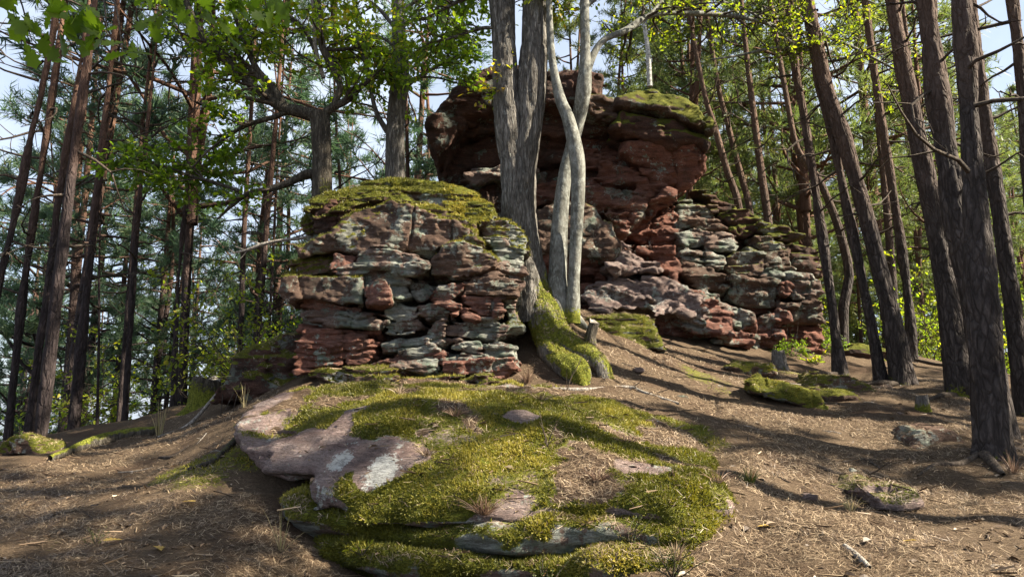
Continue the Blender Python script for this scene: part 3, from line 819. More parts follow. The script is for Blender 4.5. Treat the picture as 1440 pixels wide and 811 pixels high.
def boulder_moss(V, N):
    x, y, z = V.T
    n = fbm(x * 2.2, y * 2.2, z * 2.2, 4, 501)
    m = sstep(-.5, .25, N[:, 2] + .7 * n) * (0.78 + .4 * n)
    for bx, by, rx, ry in BARE:
        dd = np.sqrt(((x - bx) / rx) ** 2 + ((y - by) / ry) ** 2) + .45 * n
        m = m * sstep(.75, 1.15, dd)
    return np.clip(m * (1 - .8 * needle_patch(x, y) * sstep(.3, .7, N[:, 2])), 0, 1)


BED1 = slab(boulder, 'p', [(345, 549, 6.6), (420, 539, 6.9), (520, 536, 7.1), (640, 538, 7.2), (760, 546, 7.2), (860, 562, 7.0), (950, 595, 6.4), (1025, 634, 5.7), (1050, 678, 4.9),
                         (1030, 716, 4.4), (955, 728, 4.25), (870, 722, 4.3), (790, 718, 4.38), (715, 720, 4.4), (640, 717, 4.45), (580, 718, 4.5), (528, 712, 4.6), (477, 703, 4.7), (427, 687, 4.9), (386, 671, 5.1), (340, 643, 5.4), (322, 623, 5.6), (316, 590, 6.0), (322, 570, 6.3)],
         [(560, 555, 5.9), (700, 566, 5.7), (850, 600, 5.5), (450, 577, 5.8), (620, 596, 5.2), (800, 622, 5.0), (950, 634, 5.2), (480, 628, 5.1), (560, 650, 4.85), (720, 655, 4.75), (380, 600, 5.9)], .46, 61, under=.5, mossfn=boulder_moss, r=.2)
BED2 = slab(boulder, 'g', [(408, 694, 5.15), (430, 710, 4.95), (480, 727, 4.72), (573, 741, 4.46), (690, 745, 4.33), (790, 740, 4.26), (880, 738, 4.22), (970, 745, 4.15), (1040, 720, 4.6), (980, 670, 5.6), (700, 660, 6.2), (460, 670, 5.8)],
         [], .27, 71, under=.15, mossfn=lambda V, N: np.clip(.78 + .5 * N[:, 2] + .75 * fbm(V[:, 0] * 2.4, V[:, 1] * 2.4, V[:, 2] * 2.4, 4, 72), 0, 1))
BED3 = slab(boulder, 'g', [(440, 765, 4.9), (500, 776, 4.55), (573, 782, 4.33), (685, 790, 4.18), (770, 793, 4.1), (850, 792, 4.02), (960, 785, 3.98), (1030, 755, 4.5), (900, 720, 5.6), (600, 720, 5.8), (470, 740, 5.4)],
          [], .42, 81, under=.12, mossfn=lambda V, N: np.clip(.55 + .5 * N[:, 2] + .75 * fbm(V[:, 0] * 2.4, V[:, 1] * 2.4, V[:, 2] * 2.4, 4, 82), 0, 1))


# --- single rocks lying on the slope
def rock(label, mat, pts, D, T, seed, cat='rock', **kw):
    c = at(sum(p[0] for p in pts) / len(pts), max(p[1] for p in pts), D)
    o = stone(None, mat, pts, D, T, seed=seed, **{**dict(h=.022, r=.10, amp=.05, strata=.02), **kw})
    o.name = 'mossy_rock' if kw.get('moss', 0) > .5 else 'rock'
    return tag(o, label, cat)


rock('dark mossy rock with a grey lichen patch leaning left of the layered outcrop', 'd', [(312, 560), (330, 512), (358, 482), (398, 461), (428, 452), (440, 560)], 8.7, 1.0, 41, moss=.95, thr=.62, tz=.25, tx=.25, r=.12, h=.03, amp=.09)
rock('mossy block with a flat top just right of the twin beech stems', 'b', [(828, 446), (870, 437), (926, 446), (930, 470), (936, 492), (900, 500), (845, 485)], 9.5, .9, 42, moss=1, thr=.1, tz=.3)
rock('long moss-covered rock ridge lying on the needle slope below the ledge', 'b', [(1052, 535), (1072, 529), (1110, 536), (1150, 549), (1166, 572), (1162, 590), (1120, 570), (1062, 548)], 8.2, .5, 43, moss=1, thr=.0, tz=.4)
rock('small dark mossy rock at the top of the needle slope under the ledge', 'b', [(1022, 516), (1050, 508), (1088, 512), (1094, 526), (1040, 530)], 9.6, .5, 44, moss=.9, thr=.1)
rock('dark mossy rock between the slender pine and the rotten stumps', 'b', [(1130, 545), (1150, 526), (1192, 530), (1225, 545), (1250, 566), (1246, 580), (1200, 565), (1150, 556)], 9.2, .6, 45, moss=.9, thr=.3)
rock('low rounded mossy stone just below the dark mossy rock by the slender pine', 'b', [(1150, 556), (1165, 545), (1198, 552), (1218, 568), (1200, 576), (1158, 570)], 8.6, .4, 46, moss=.9, thr=.3)
rock('flat grey-brown rock on the path left of the nearest big pine', 'b', [(1286, 625), (1300, 605), (1334, 599), (1358, 616), (1360, 634), (1330, 642), (1290, 640)], 6.7, .6, 47, moss=.25, tz=.5)
rock('low half-buried rock with a mossy end in the middle of the path', 'p', [(1200, 690), (1225, 675), (1262, 678), (1296, 690), (1300, 715), (1240, 712)], 5.0, .5, 48, moss=.5, thr=.6, tz=.6)
rock('small stone breaking the moss at the back of the great boulder', 'p', [(783, 612), (790, 598), (806, 596), (815, 606), (812, 618)], 5.75, .2, 49, moss=.1)
rock('grey flat slab lying behind the slender pine near the rotten stumps', 'g', [(1215, 545), (1245, 538), (1290, 552), (1286, 564), (1240, 562)], 9.8, .5, 50, moss=.3)
rock('dark low bank stone on the skyline behind the slender pine trunks', 'd', [(1185, 492), (1210, 484), (1262, 490), (1268, 514), (1190, 516)], 12.6, .9, 51, moss=.7)
rock('mossy hummock stone beside the trunk at the far left edge', 'b', [(-10, 640), (0, 618), (30, 612), (52, 624), (56, 645)], 8.4, .6, 52, moss=1, thr=.0)

# small loose stones
SL = ['in the needles above the half-buried path rock', 'on the slope below the long mossy ridge', 'between the great boulder and the upper slope', 'just above the dark forked branch on the path', 'below the small dark mossy rock', 'beside the path left of the flat grey-brown rock', 'near the lower end of the mossy oak roots', 'right of the great boulder, below the forked branch']
for i, (px, py, D, s) in enumerate([(1120, 640, 6.2, 9), (1060, 590, 7.4, 8), (960, 560, 7.8, 7), (1180, 600, 7.4, 8), (1010, 545, 8.6, 7), (1270, 585, 8.0, 8), (900, 520, 8.4, 6), (1140, 700, 5.0, 9)]):
    p = [(px + s * math.cos(a) * (1 + .4 * random.random()), py + .55 * s * math.sin(a)) for a in np.linspace(0, 5.6, 7)]
    o = stone(None, random.choice('bpg'), p, D, .12, seed=600 + i * 7, h=.015, r=.03, amp=.02, strata=0, moss=.3)
    if o: o.name = 'loose_stone'; tag(o, 'small loose stone ' + SL[i], 'stone', 'loose stones on the slope')

# ------------------------------------------------------------------ tubes, leaves, trees
def catmull(P, n):
    P = np.asarray(P, float)
    if len(P) == 2:
        t = np.linspace(0, 1, n)[:, None]; return P[0] + (P[1] - P[0]) * t
    Q = np.vstack([2 * P[0] - P[1], P, 2 * P[-1] - P[-2]])
    u = np.linspace(0, len(P) - 1 - 1e-6, n); i = u.astype(int); t = (u - i)[:, None]
    a, b, c, d = Q[i], Q[i + 1], Q[i + 2], Q[i + 3]
    return .5 * (2 * b + (c - a) * t + (2 * a - 5 * b + 4 * c - d) * t * t + (3 * b - a - 3 * c + d) * t ** 3)


class MB:
    def __init__(s): s.V = []; s.Q = []; s.T = []; s.A = []; s.n = 0
    def add(s, V, Q=None, T=None, a=0.0):
        V = np.asarray(V, float)
        if Q is not None and len(Q): s.Q.append(np.asarray(Q) + s.n)
        if T is not None and len(T): s.T.append(np.asarray(T) + s.n)
        s.V.append(V); s.A.append(np.broadcast_to(np.asarray(a, float), (len(V),))); s.n += len(V)
    def tube(s, P, rad, seg=6, n=None, a=0.0, bark=0.0, freq=9.0, seed=0, flare=None):
        n = n or len(P)
        C = catmull(P, n)
        r = np.interp(np.linspace(0, 1, n), np.linspace(0, 1, len(rad)), rad)
        T = np.gradient(C, axis=0); T /= np.linalg.norm(T, axis=1, keepdims=True) + 1e-12
        ref = np.array([0, 1., 0]) if abs(T[:, 1].mean()) < .9 else np.array([1., 0, 0])
        U = np.cross(T, ref); U /= np.linalg.norm(U, axis=1, keepdims=True) + 1e-12
        W = np.cross(T, U)
        th = np.linspace(0, 2 * np.pi, seg, endpoint=False)
        c, sn = np.cos(th), np.sin(th)
        rr = np.repeat(r[:, None], seg, 1)
        L = np.r_[0, np.cumsum(np.linalg.norm(np.diff(C, axis=0), axis=1))]
        if bark:
            k = freq
            x = c[None, :] * r[:, None] * k; y = sn[None, :] * r[:, None] * k; z = L[:, None] * k * .22 + 0 * x
            nn = 1 - np.abs(noise(x, y, z, seed)) * 2
            n2 = 1 - np.abs(noise(x * 2.3, y * 2.3, z * 2.0, seed + 5)) * 2
            rr = rr + bark * (-np.clip(nn, 0, 1) ** 3 + .5 * np.clip(n2, 0, 1) * .6) + bark * 1.2 * noise(x * .2, y * .2, z * .5, seed + 9)
        if flare is not None:      # root flare: lobes at the foot
            amt, hgt, lobes, ph = flare
            f = np.exp(-L / hgt)[:, None]
            rr = rr * (1 + amt * f * (.55 + .45 * np.cos(lobes * th[None, :] + ph) + .3 * np.cos((lobes + 2) * th[None, :] + 2 * ph)))
        V = C[:, None, :] + rr[:, :, None] * (c[None, :, None] * U[:, None, :] + sn[None, :, None] * W[:, None, :])
        i = np.arange(n - 1)[:, None]; j = np.arange(seg)[None, :]; j2 = (j + 1) % seg
        Q = np.stack([i * seg + j, i * seg + j2, (i + 1) * seg + j2, (i + 1) * seg + j], -1).reshape(-1, 4)
        s.add(V.reshape(-1, 3), Q, None, a)
        return C
    def arrays(s):
        return np.concatenate(s.V), [np.concatenate(x) for x in (s.Q, s.T) if x], np.concatenate(s.A)
    def put(s, name, mat, parent=None, attr='v', smooth=True, kind=None):
        V, F, A = s.arrays()
        return put(name, V, F, mat, parent, {attr: A}, smooth, kind)


def stamp(mb, tv, tt, P, D, size, v, roll=None, flat=None):
    """Copies of a template (tv verts: x along, y across, z up; tt triangles) at points P along directions D."""
    n = len(P)
    D = D / (np.linalg.norm(D, axis=1, keepdims=True) + 1e-9)
    up = rng.normal(size=(n, 3)) if flat is None else np.array([0, 0, 1.]) + flat * rng.normal(size=(n, 3))
    Yv = np.cross(up, D); Yv /= np.linalg.norm(Yv, axis=1, keepdims=True) + 1e-9
    Zv = np.cross(D, Yv)
    size = np.broadcast_to(size, (n,))
    V = P[:, None, :] + size[:, None, None] * (tv[None, :, 0, None] * D[:, None, :] + tv[None, :, 1, None] * Yv[:, None, :] + tv[None, :, 2, None] * Zv[:, None, :])
    T = tt[None] + (np.arange(n) * len(tv))[:, None, None]
    mb.add(V.reshape(-1, 3), None, T.reshape(-1, 3), np.repeat(v, len(tv)))


LEAF_V = np.array([(0, 0, 0), (.35, .22, .04), (.72, .25, .03), (1, 0, -.08), (.72, -.25, .03), (.35, -.22, .04), (.5, 0, -.03)], float)
LEAF_T = np.array([(0, 1, 6), (1, 2, 6), (2, 3, 6), (3, 4, 6), (4, 5, 6), (5, 0, 6)])
_o = [(0, .02), (.12, .05), (.22, .14), (.28, .09), (.40, .24), (.47, .15), (.60, .33), (.68, .19), (.82, .27), (.88, .13), (1.0, .0)]
OAKL_V = np.array([(0, 0, 0)] + [(a, b, .10 * b - .14 * a * a) for a, b in _o] + [(a, -b, .10 * b - .14 * a * a) for a, b in _o[-2::-1]] + [(.5, 0, -.05)], float)
OAKL_T = np.array([(i, i + 1, len(OAKL_V) - 1) for i in range(0, len(OAKL_V) - 2)] + [(len(OAKL_V) - 2, 0, len(OAKL_V) - 1)])


def tuft_template(n, ln, wd, spread, seed):
    r = np.random.default_rng(seed); V = []; T = []
    for i in range(n):
        a = r.uniform(0, 2 * np.pi); e = spread * (.4 + .6 * r.random())
        d = np.array([math.cos(e), math.sin(e) * math.cos(a), math.sin(e) * math.sin(a)])
        b = np.array([r.uniform(-.9, .25), 0, 0]) * ln
        s_ = np.cross(d, r.normal(size=3)); s_ /= np.linalg.norm(s_)
        L = ln * r.uniform(.7, 1.1); k = len(V)
        V += [b - s_ * wd / 2, b + s_ * wd / 2, b + d * L]; T.append((k, k + 1, k + 2))
    return np.array(V), np.array(T)


TUFT = tuft_template(16, 1.0, .10, 1.15, 3)
TUFTFAR = tuft_template(13, 1.0, .10, 1.2, 4)


def wander(p, d, L, n, wob, lift=0.0):
    P = [np.array(p, float)]; d = np.array(d, float); d /= np.linalg.norm(d)
    for i in range(n):
        d = d + rng.normal(size=3) * wob + np.array([0, 0, lift]); d /= np.linalg.norm(d)
        P.append(P[-1] + d * L / n)
    return np.array(P), d


def along(P, t):
    u = t * (len(P) - 1); i = min(int(u), len(P) - 2)
    return P[i] + (P[i + 1] - P[i]) * (u - i), P[i + 1] - P[i]


def perp(d, spread):
    r = rng.normal(size=3); d = d / np.linalg.norm(d)
    r = r - d * r.dot(d); r /= np.linalg.norm(r)
    return d * math.cos(spread) + r * math.sin(spread)


def leafy(br, lf, P, r0, n2, L2, n3, L3, leaves, lsize, v0, flatten=.35, t0=.3, oak=False, lift=.0):
    """Secondary branches, twigs and leaves on one limb (polyline P)."""
    for a in range(n2):
        t = t0 + (1 - t0) * (a + rng.random()) / n2
        p, d = along(P, min(t, .999))
        dd = perp(d, rng.uniform(.6, 1.2)); dd[2] *= flatten; dd[2] += lift
        l2 = L2 * (1.15 - .6 * t) * rng.uniform(.7, 1.2)
        P2, _ = wander(p, dd, l2, 5, .22)
        br.tube(P2, [r0 * .45 * (1.1 - t) + .006, .004], 4)
        for b in range(n3):
            tb = .15 + .85 * (b + rng.random()) / n3
            p3, d3 = along(P2, min(tb, .999))
            dd = perp(d3, rng.uniform(.4, 1.1)); dd[2] *= .5
            P3, _ = wander(p3, dd, L3 * rng.uniform(.6, 1.3), 3, .25)
            br.tube(P3, [.005, .002], 3)
            m = leaves
            tt = rng.uniform(.1, 1.0, m)
            pos = np.array([along(P3, min(x, .999))[0] for x in tt]) + rng.normal(size=(m, 3)) * .03
            dirs = (P3[-1] - P3[0])[None] / (np.linalg.norm(P3[-1] - P3[0]) + 1e-9) + rng.normal(size=(m, 3)) * .8
            dirs[:, 2] -= .25
            v = np.clip(v0 + rng.normal(size=m) * .2, 0, 1)
            stamp(lf, OAKL_V if oak else LEAF_V, OAKL_T if oak else LEAF_T, pos, dirs, lsize * rng.uniform(.6, 1.2, m), v, flat=.55)


def px_line(pts, D):
    return np.array([at(p[0], p[1], p[2] if len(p) > 2 else D) for p in pts])


# --- pine crowns: a few shapes shared by all the pines
def pine_crown(H, Lmax, nb, seed, far=False, start=0.0, tufts=26, tsize=.17):
    global rng
    keep = rng; rng = np.random.default_rng(seed)
    br, nd = MB(), MB()
    tv, tt = TUFTFAR if far else TUFT
    br.tube(np.array([(0, 0, 0), (.05, .03, H * .5), (-.04, .05, H)]), [.10, .06, .015], 6, 8)
    for i in range(nb):
        t = start + (1 - start) * (i + rng.random()) / nb
        z = H * t
        az = i * 2.4 + rng.normal() * .4
        L = Lmax * (1 - t) ** .6 * (.35 + .65 * min(1, t * 3 + .3)) * rng.uniform(.6, 1.15) + .3
        d = np.array([math.cos(az), math.sin(az), rng.uniform(-.15, .35)])
        P, _ = wander((0, 0, z), d, L, 5, .16, .05)
        br.tube(P, [.028 + .012 * (1 - t), .006], 4)
        for k in range(5 if far else 8):
            p, dd = along(P, rng.uniform(.3, .98))
            q = perp(dd, rng.uniform(.5, 1.1)); q[2] = q[2] * .5 + .12
            P2, _ = wander(p, q, L * rng.uniform(.18, .38), 3, .2)
            br.tube(P2, [.009, .004], 3)
            m = max(3, tufts // 8)
            pos = np.array([along(P2, x)[0] for x in rng.uniform(.35, .999, m)]) + rng.normal(size=(m, 3)) * .06
            dirs = (P2[-1] - P2[0])[None] / (np.linalg.norm(P2[-1] - P2[0]) + 1e-9) + rng.normal(size=(m, 3)) * .5 + np.array([0, 0, .35])
            stamp(nd, tv, tt, pos, dirs, tsize * rng.uniform(.7, 1.3, m), np.clip(.45 + rng.normal() * .15 + rng.normal(size=m) * .18, 0, 1))
    rng = keep
    Vb, Fb, Ab = br.arrays(); Vn, Fn, An = nd.arrays()
    return (mesh_of('limbs', Vb, Fb, {'v': Ab, 'moss': Ab * 0}, True), mesh_of('needles', Vn, Fn, {'v': An}, False))


CROWNS = [pine_crown(6.5, 2.2, 30, 101), pine_crown(7.5, 1.8, 34, 102), pine_crown(5.5, 2.5, 26, 103)]
CROWNS_FAR = [pine_crown(9.0, 2.3, 46, 111, True, tufts=45, tsize=.21), pine_crown(11.0, 2.0, 54, 112, True, tufts=45, tsize=.21), pine_crown(7.0, 2.9, 40, 113, True, tufts=45, tsize=.22)]
def remat(pair, bm, nm):
    a, b = pair[0].copy(), pair[1].copy()
    a.materials.clear(); b.materials.clear(); a.materials.append(bm); b.materials.append(nm)
    return a, b
CR = [remat(c, PINE_M, NEEDLE_M) for c in CROWNS]
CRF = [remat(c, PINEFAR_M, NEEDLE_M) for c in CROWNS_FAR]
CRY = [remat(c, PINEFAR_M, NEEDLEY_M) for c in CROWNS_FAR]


def child(name, me, parent, loc=(0, 0, 0), rz=0.0, sc=1.0, rx=0.0, ry=0.0):
    o = bpy.data.objects.new(name, me); COL.objects.link(o); o.parent = parent
    o.location = loc; o.rotation_euler = (rx, ry, rz); o.scale = (sc,) * 3
    if name == 'dead_limbs': o['kind'] = 'stuff'
    return o


def dead_limbs(seed, n=14, H=6.0, L0=1.1):
    """Bare snags along a trunk axis (local z)."""
    global rng
    keep = rng; rng = np.random.default_rng(seed)
    mb = MB()
    for i in range(n):
        az = rng.uniform(0, 6.28); z = H * (i + rng.random()) / n
        L = L0 * rng.uniform(.25, 1.3)
        P, _ = wander((0, 0, z), (math.cos(az), math.sin(az), rng.uniform(-.25, .4)), L, 5, .22, .03)
        mb.tube(P, [.020, .004], 4)
        for k in range(rng.integers(1, 5)):
            p, d = along(P, rng.uniform(.3, .95))
            P2, _ = wander(p, perp(d, rng.uniform(.5, 1.0)), L * rng.uniform(.2, .5), 3, .25)
            mb.tube(P2, [.009, .003], 3)
    rng = keep
    V, F, A = mb.arrays()
    return mesh_of('dead_limbs', V, F, {'moss': A * 0}, True, TWIG_M)


SNAGS = [dead_limbs(200 + i) for i in range(5)]


def pine(label, pts, D, wpx, cat='pine tree', group=None, bark=PINE_M, H=17.0, crown=0, crowns=None, detail=True, snag=True, seed=0, crown_sc=1.0, name='pine_tree', moss=0.0):
    """A pine whose trunk passes through the given pixels at distance D; wpx: widths in pixels at the same points."""
    P = px_line(pts, D)
    b = P[0].copy(); b[2] = min(b[2], g1(b[0], b[1])) - .12
    P = np.vstack([b, P[1:]]) if abs(b[2] - P[0][2]) < .8 else np.vstack([b, P])
    if bark is PINEFAR_M: wpx = [x * .68 for x in wpx]
    ww = [wpx[0]] + list(wpx) if len(P) > len(pts) else list(wpx)
    rad = [x / FPX * D * .5 for x in ww]
    d = P[-1] - P[-2]; d /= np.linalg.norm(d)
    d = d * .6 + np.array([0, 0, .5]); d /= np.linalg.norm(d)
    if P[-1][2] < b[2] + H:
        L = (b[2] + H - P[-1][2]) / d[2]
        P = np.vstack([P, P[-1] + d * L * .5, P[-1] + d * L]); rad += [rad[-1] * .8, rad[-1] * .45]
    t = empty(name, b, label, cat, group)
    mb = MB()
    near = detail and D < 13
    # sample evenly by length so the bark keeps its grain
    C = catmull(P, 60); Ls = np.r_[0, np.cumsum(np.linalg.norm(np.diff(C, axis=0), axis=1))]
    rr = np.interp(np.linspace(0, 1, 60), np.linspace(0, 1, len(rad)), rad)
    m = int(Ls[-1] / (.05 if near else .35)) + 4
    u = np.linspace(0, Ls[-1], m)
    Pn = np.stack([np.interp(u, Ls, C[:, k]) for k in range(3)], 1); rn = np.interp(u, Ls, rr)
    mb.tube(Pn, rn, 36 if near else 9, None, 0, (.022 if D < 8 else .016) if near else .0, 11, seed, (.42, .20, 4, seed) if near else (.4, .2, 3, seed))
    V, F, A = mb.arrays()
    ma = np.clip(np.exp(-(V[:, 2] - b[2]) / .35) * .8 * (1 + noise(V[:, 0] * 3, V[:, 1] * 3, V[:, 2] * 3, seed)), 0, 1) * (.6 if near else .3) + moss * .5
    put('trunk', V, F, bark, t, {'moss': ma})
    rg = random.Random(seed)
    top = Pn[int(m * .62)] - b; tip = Pn[-1] - b
    ax = tip - top; lean = math.hypot(ax[0], ax[1])
    cm = (crowns or CR)[crown % 3]
    Hc = [6.5, 7.5, 5.5][crown % 3] if crowns is None else [9., 11., 7.][crown % 3]
    sc = crown_sc * np.linalg.norm(ax) / Hc * 1.05
    q = Vector(ax).to_track_quat('Z', 'Y').to_euler()
    rz = rg.uniform(0, 6)
    for nm, me in zip(('limbs', 'crown'), cm):
        o = child(nm, me, t, top, 0, sc); o.rotation_euler = q; o.rotation_euler.rotate_axis('Z', rz)
    if snag:
        lo = Pn[int(m * .15)] - b; a2 = top - lo
        o = child('dead_limbs', SNAGS[seed % 5], t, lo, 0, np.linalg.norm(a2) / 6.0); o.rotation_euler = Vector(a2).to_track_quat('Z', 'Y').to_euler()
        o.scale = (min(1.3, o.scale[2]), min(1.3, o.scale[2]), o.scale[2])
    return t


# the pines of the right-hand side
pine('slender straight pine with a dark lower trunk standing just right of the rock ledge', [(1182, 524), (1170, 430), (1150, 290), (1130, 160), (1114, 60)], 11.0, [18, 14, 13, 11, 10], seed=1, crown=0)
pine('thin curved pine close behind the broad leaning pine, nearest its left side', [(1240, 532), (1222, 440), (1195, 310), (1168, 180), (1140, 60)], 10.4, [18, 15, 14, 12, 11], seed=2, crown=1)
pine('broad pine leaning left with a flared foot in the middle of the right-hand trunks', [(1270, 528), (1252, 440), (1222, 320), (1188, 200), (1150, 70)], 10.2, [34, 26, 24, 21, 18], seed=3, crown=2)
pine('slim pine with a bright sunlit edge right of the broad leaning pine', [(1284, 524), (1278, 430), (1262, 310), (1240, 170), (1224, 60)], 12.8, [15, 13, 12, 10, 9], seed=4, crown=0)
pine('tall reddish pine leaning left behind the two dark near trunks', [(1352, 552), (1335, 430), (1310, 290), (1280, 140), (1254, 0)], 9.4, [36, 29, 26, 22, 19], seed=5, crown=1)
pine('dark thick pine slanting down behind the nearest big trunk', [(1404, 600), (1385, 500), (1352, 340), (1322, 160), (1302, 0)], 7.6, [42, 39, 35, 32, 27], seed=6, crown=2)
pine('nearest big pine with rough dark bark rising from the path edge', [(1396, 645), (1388, 520), (1378, 380), (1364, 180), (1352, 0)], 6.3, [50, 42, 35, 29, 26], seed=7, crown=0)
pine('brown pine leaning left between the nearest big trunk and the frame edge', [(1440, 565), (1424, 430), (1402, 280), (1378, 110), (1366, 0)], 8.8, [26, 20, 18, 16, 14], seed=8, crown=1)
pine('pine cut by the right edge of the view', [(1470, 520), (1456, 330), (1440, 150), (1424, 0)], 8.0, [22, 20, 18, 16], seed=9, crown=2)
pine('thin pale trunk between the slim sunlit pine and the reddish pine', [(1330, 520), (1318, 380), (1296, 220), (1276, 60)], 15.0, [9, 8, 7, 6], seed=10, crown=0)
pine('mossy crooked trunk just behind the slender pine at the end of the ledge', [(1184, 490), (1186, 430), (1194, 385), (1182, 330), (1168, 290), (1150, 250), (1124, 215), (1110, 160)], 14.0, [16, 14, 13, 12, 11, 10, 9, 8], seed=11, crown=2, moss=.6)
pine('pair of straight distant trunks behind the slim sunlit pine, left one', [(1262, 500), (1254, 380), (1243, 250), (1230, 120)], 17.0, [12, 11, 10, 9], seed=12, crown=1)
pine('thin dark pine rising straight above the mossy middle of the ledge', [(1082, 330), (1070, 240), (1056, 130), (1046, 40)], 16.0, [12, 11, 9, 7], seed=13, crown=0, detail=False)
pine('dark leaning trunk against the sky right of the tower cap', [(1040, 300), (1022, 240), (1004, 175), (990, 130)], 15.0, [11, 10, 9, 7], seed=14, crown=2, H=12, detail=False)
pine('orange-tinged trunk between the dark leaning trunk and the ledge pine', [(1056, 310), (1040, 240), (1022, 170), (1006, 100)], 17.0, [10, 9, 8, 7], seed=15, crown=1, detail=False)
# the pines of the left-hand side
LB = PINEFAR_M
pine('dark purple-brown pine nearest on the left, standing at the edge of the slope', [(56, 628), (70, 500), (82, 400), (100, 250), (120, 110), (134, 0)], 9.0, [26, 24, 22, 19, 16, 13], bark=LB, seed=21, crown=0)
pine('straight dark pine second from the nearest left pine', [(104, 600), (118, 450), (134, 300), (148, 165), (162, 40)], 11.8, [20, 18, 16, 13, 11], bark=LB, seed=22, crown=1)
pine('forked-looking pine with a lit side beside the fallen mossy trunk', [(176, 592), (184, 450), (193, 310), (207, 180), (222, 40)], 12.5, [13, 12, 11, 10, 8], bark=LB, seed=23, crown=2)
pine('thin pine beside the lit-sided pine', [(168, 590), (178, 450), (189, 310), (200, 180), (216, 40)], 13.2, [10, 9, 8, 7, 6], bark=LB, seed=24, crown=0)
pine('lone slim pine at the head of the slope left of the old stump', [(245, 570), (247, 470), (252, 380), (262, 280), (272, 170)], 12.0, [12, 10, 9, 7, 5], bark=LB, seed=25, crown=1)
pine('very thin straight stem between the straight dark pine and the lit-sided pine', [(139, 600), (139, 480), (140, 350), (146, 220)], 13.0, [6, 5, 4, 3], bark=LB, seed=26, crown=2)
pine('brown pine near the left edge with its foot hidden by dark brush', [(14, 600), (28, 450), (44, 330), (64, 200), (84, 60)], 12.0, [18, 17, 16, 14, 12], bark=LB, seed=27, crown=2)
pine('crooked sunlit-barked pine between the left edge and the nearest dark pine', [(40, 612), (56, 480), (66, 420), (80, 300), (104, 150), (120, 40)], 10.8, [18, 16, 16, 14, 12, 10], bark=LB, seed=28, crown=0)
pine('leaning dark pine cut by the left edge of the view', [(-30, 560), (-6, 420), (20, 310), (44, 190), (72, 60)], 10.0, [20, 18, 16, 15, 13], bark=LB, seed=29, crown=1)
pine('orange-barked pine just left of the low dead branch', [(362, 480), (370, 380), (378, 280), (388, 170), (396, 60)], 14.0, [13, 12, 11, 10, 8], bark=LB, seed=30, crown=0)
pine('slender dark pine left of the orange-barked pine', [(338, 480), (341, 380), (345, 290), (352, 180), (358, 60)], 15.0, [12, 11, 10, 9, 7], bark=LB, seed=31, crown=2)
pine('thin stem right of the orange-barked pine', [(378, 470), (384, 360), (388, 270), (394, 170)], 16.0, [6, 6, 5, 4], bark=LB, seed=32, crown=1)
pine('thin reddish pine tucked close to the sunlit middle oak', [(573, 300), (572, 180), (568, 60), (566, 0)], 13.0, [9, 8, 7, 6], bark=LB, seed=33, crown=0)
pine('thin pine on the skyline between the mossy cap and the left oak', [(478, 300), (474, 200), (470, 100)], 16.0, [7, 6, 5], bark=LB, seed=34, crown=1)

# birch on top of the tower
P = px_line([(914, 122), (911, 70), (904, 20), (896, -60)], 13.6)
bt = empty('birch_tree', P[0], 'thin white birch stem rising above the mossy cap of the tower', 'birch tree')
mb = MB(); mb.tube(P, [.06, .05, .045, .02], 12, 24); V, F, A = mb.arrays(); put('trunk', V, F, BIRCH_M, bt, {'moss': A})
br, lf = MB(), MB()
for k in range(5):
    p, d = along(P, .3 + .13 * k); Pl, _ = wander(p, perp(d, .9), 1.0, 5, .2); br.tube(Pl, [.014, .004], 4)
    leafy(br, lf, Pl, .02, 4, .45, 3, .25, 7, .06, .5)
br.put('branch', TWIG_M, bt); lf.put('crown', LITLEAF_M, bt)

# --- the forked oak beside the pillar
def broadleaf(label, cat, name, D, trunkspec, limbs, bark, leafm, moss_fn=None, leaf=.085, leaves=9, n2=6, L2=1.1, n3=5, L3=.4, v0=.45, bark_amp=.02, seg=48, oak=False, roots=None, extra=None, bfreq=13, twig=TWIG_M):
    b = at(*trunkspec[0][0][0][:2], trunkspec[0][0][0][2] if len(trunkspec[0][0][0]) > 2 else D)
    t = empty(name, (b[0], b[1], g1(b[0], b[1])), label, cat)
    for k, (pts, wpx, nm) in enumerate(trunkspec):
        P = px_line(pts, D); rad = [x / FPX * D * .5 for x in wpx]
        C = catmull(P, 80); Ls = np.r_[0, np.cumsum(np.linalg.norm(np.diff(C, axis=0), axis=1))]
        rr = np.interp(np.linspace(0, 1, 80), np.linspace(0, 1, len(rad)), rad)
        m = int(Ls[-1] / (.035 if bark_amp else .07)) + 4; u = np.linspace(0, Ls[-1], m)
        mb = MB(); mb.tube(np.stack([np.interp(u, Ls, C[:, j]) for j in range(3)], 1), np.interp(u, Ls, rr), seg, None, 0, bark_amp, bfreq, 300 + k)
        V, F, A = mb.arrays()
        put(nm, V, F, bark, t, {'moss': moss_fn(V) if moss_fn else A})
    br, lf = MB(), MB()
    for j, (pts, wpx, kw) in enumerate(limbs):
        P = px_line(pts, D); rad = [x / FPX * D * .5 for x in wpx]
        lb = MB(); C = lb.tube(P, rad, 12, len(P) * 7, 0, .006 if max(rad) > .04 else 0, 12, j)
        V, F, A = lb.arrays(); N = vnormals(V, F[0])
        if not kw.get('hidden'):
            put('branch', V, F, kw.get('mat', bark), t, {'moss': np.clip(N[:, 2] * .5, 0, 1) * kw.get('moss', .5)})
        if kw.get('leaf', 1):
            leafy(br, lf, C, max(rad), kw.get('n2', n2), kw.get('L2', L2), n3, L3, kw.get('m', leaves), leaf, kw.get('v0', v0), t0=kw.get('t0', .3), oak=oak, lift=kw.get('lift', 0))
    if br.n: br.put('twigs', twig, t, 'moss', kind='stuff')
    if lf.n: lf.put('crown', leafm, t)
    return t


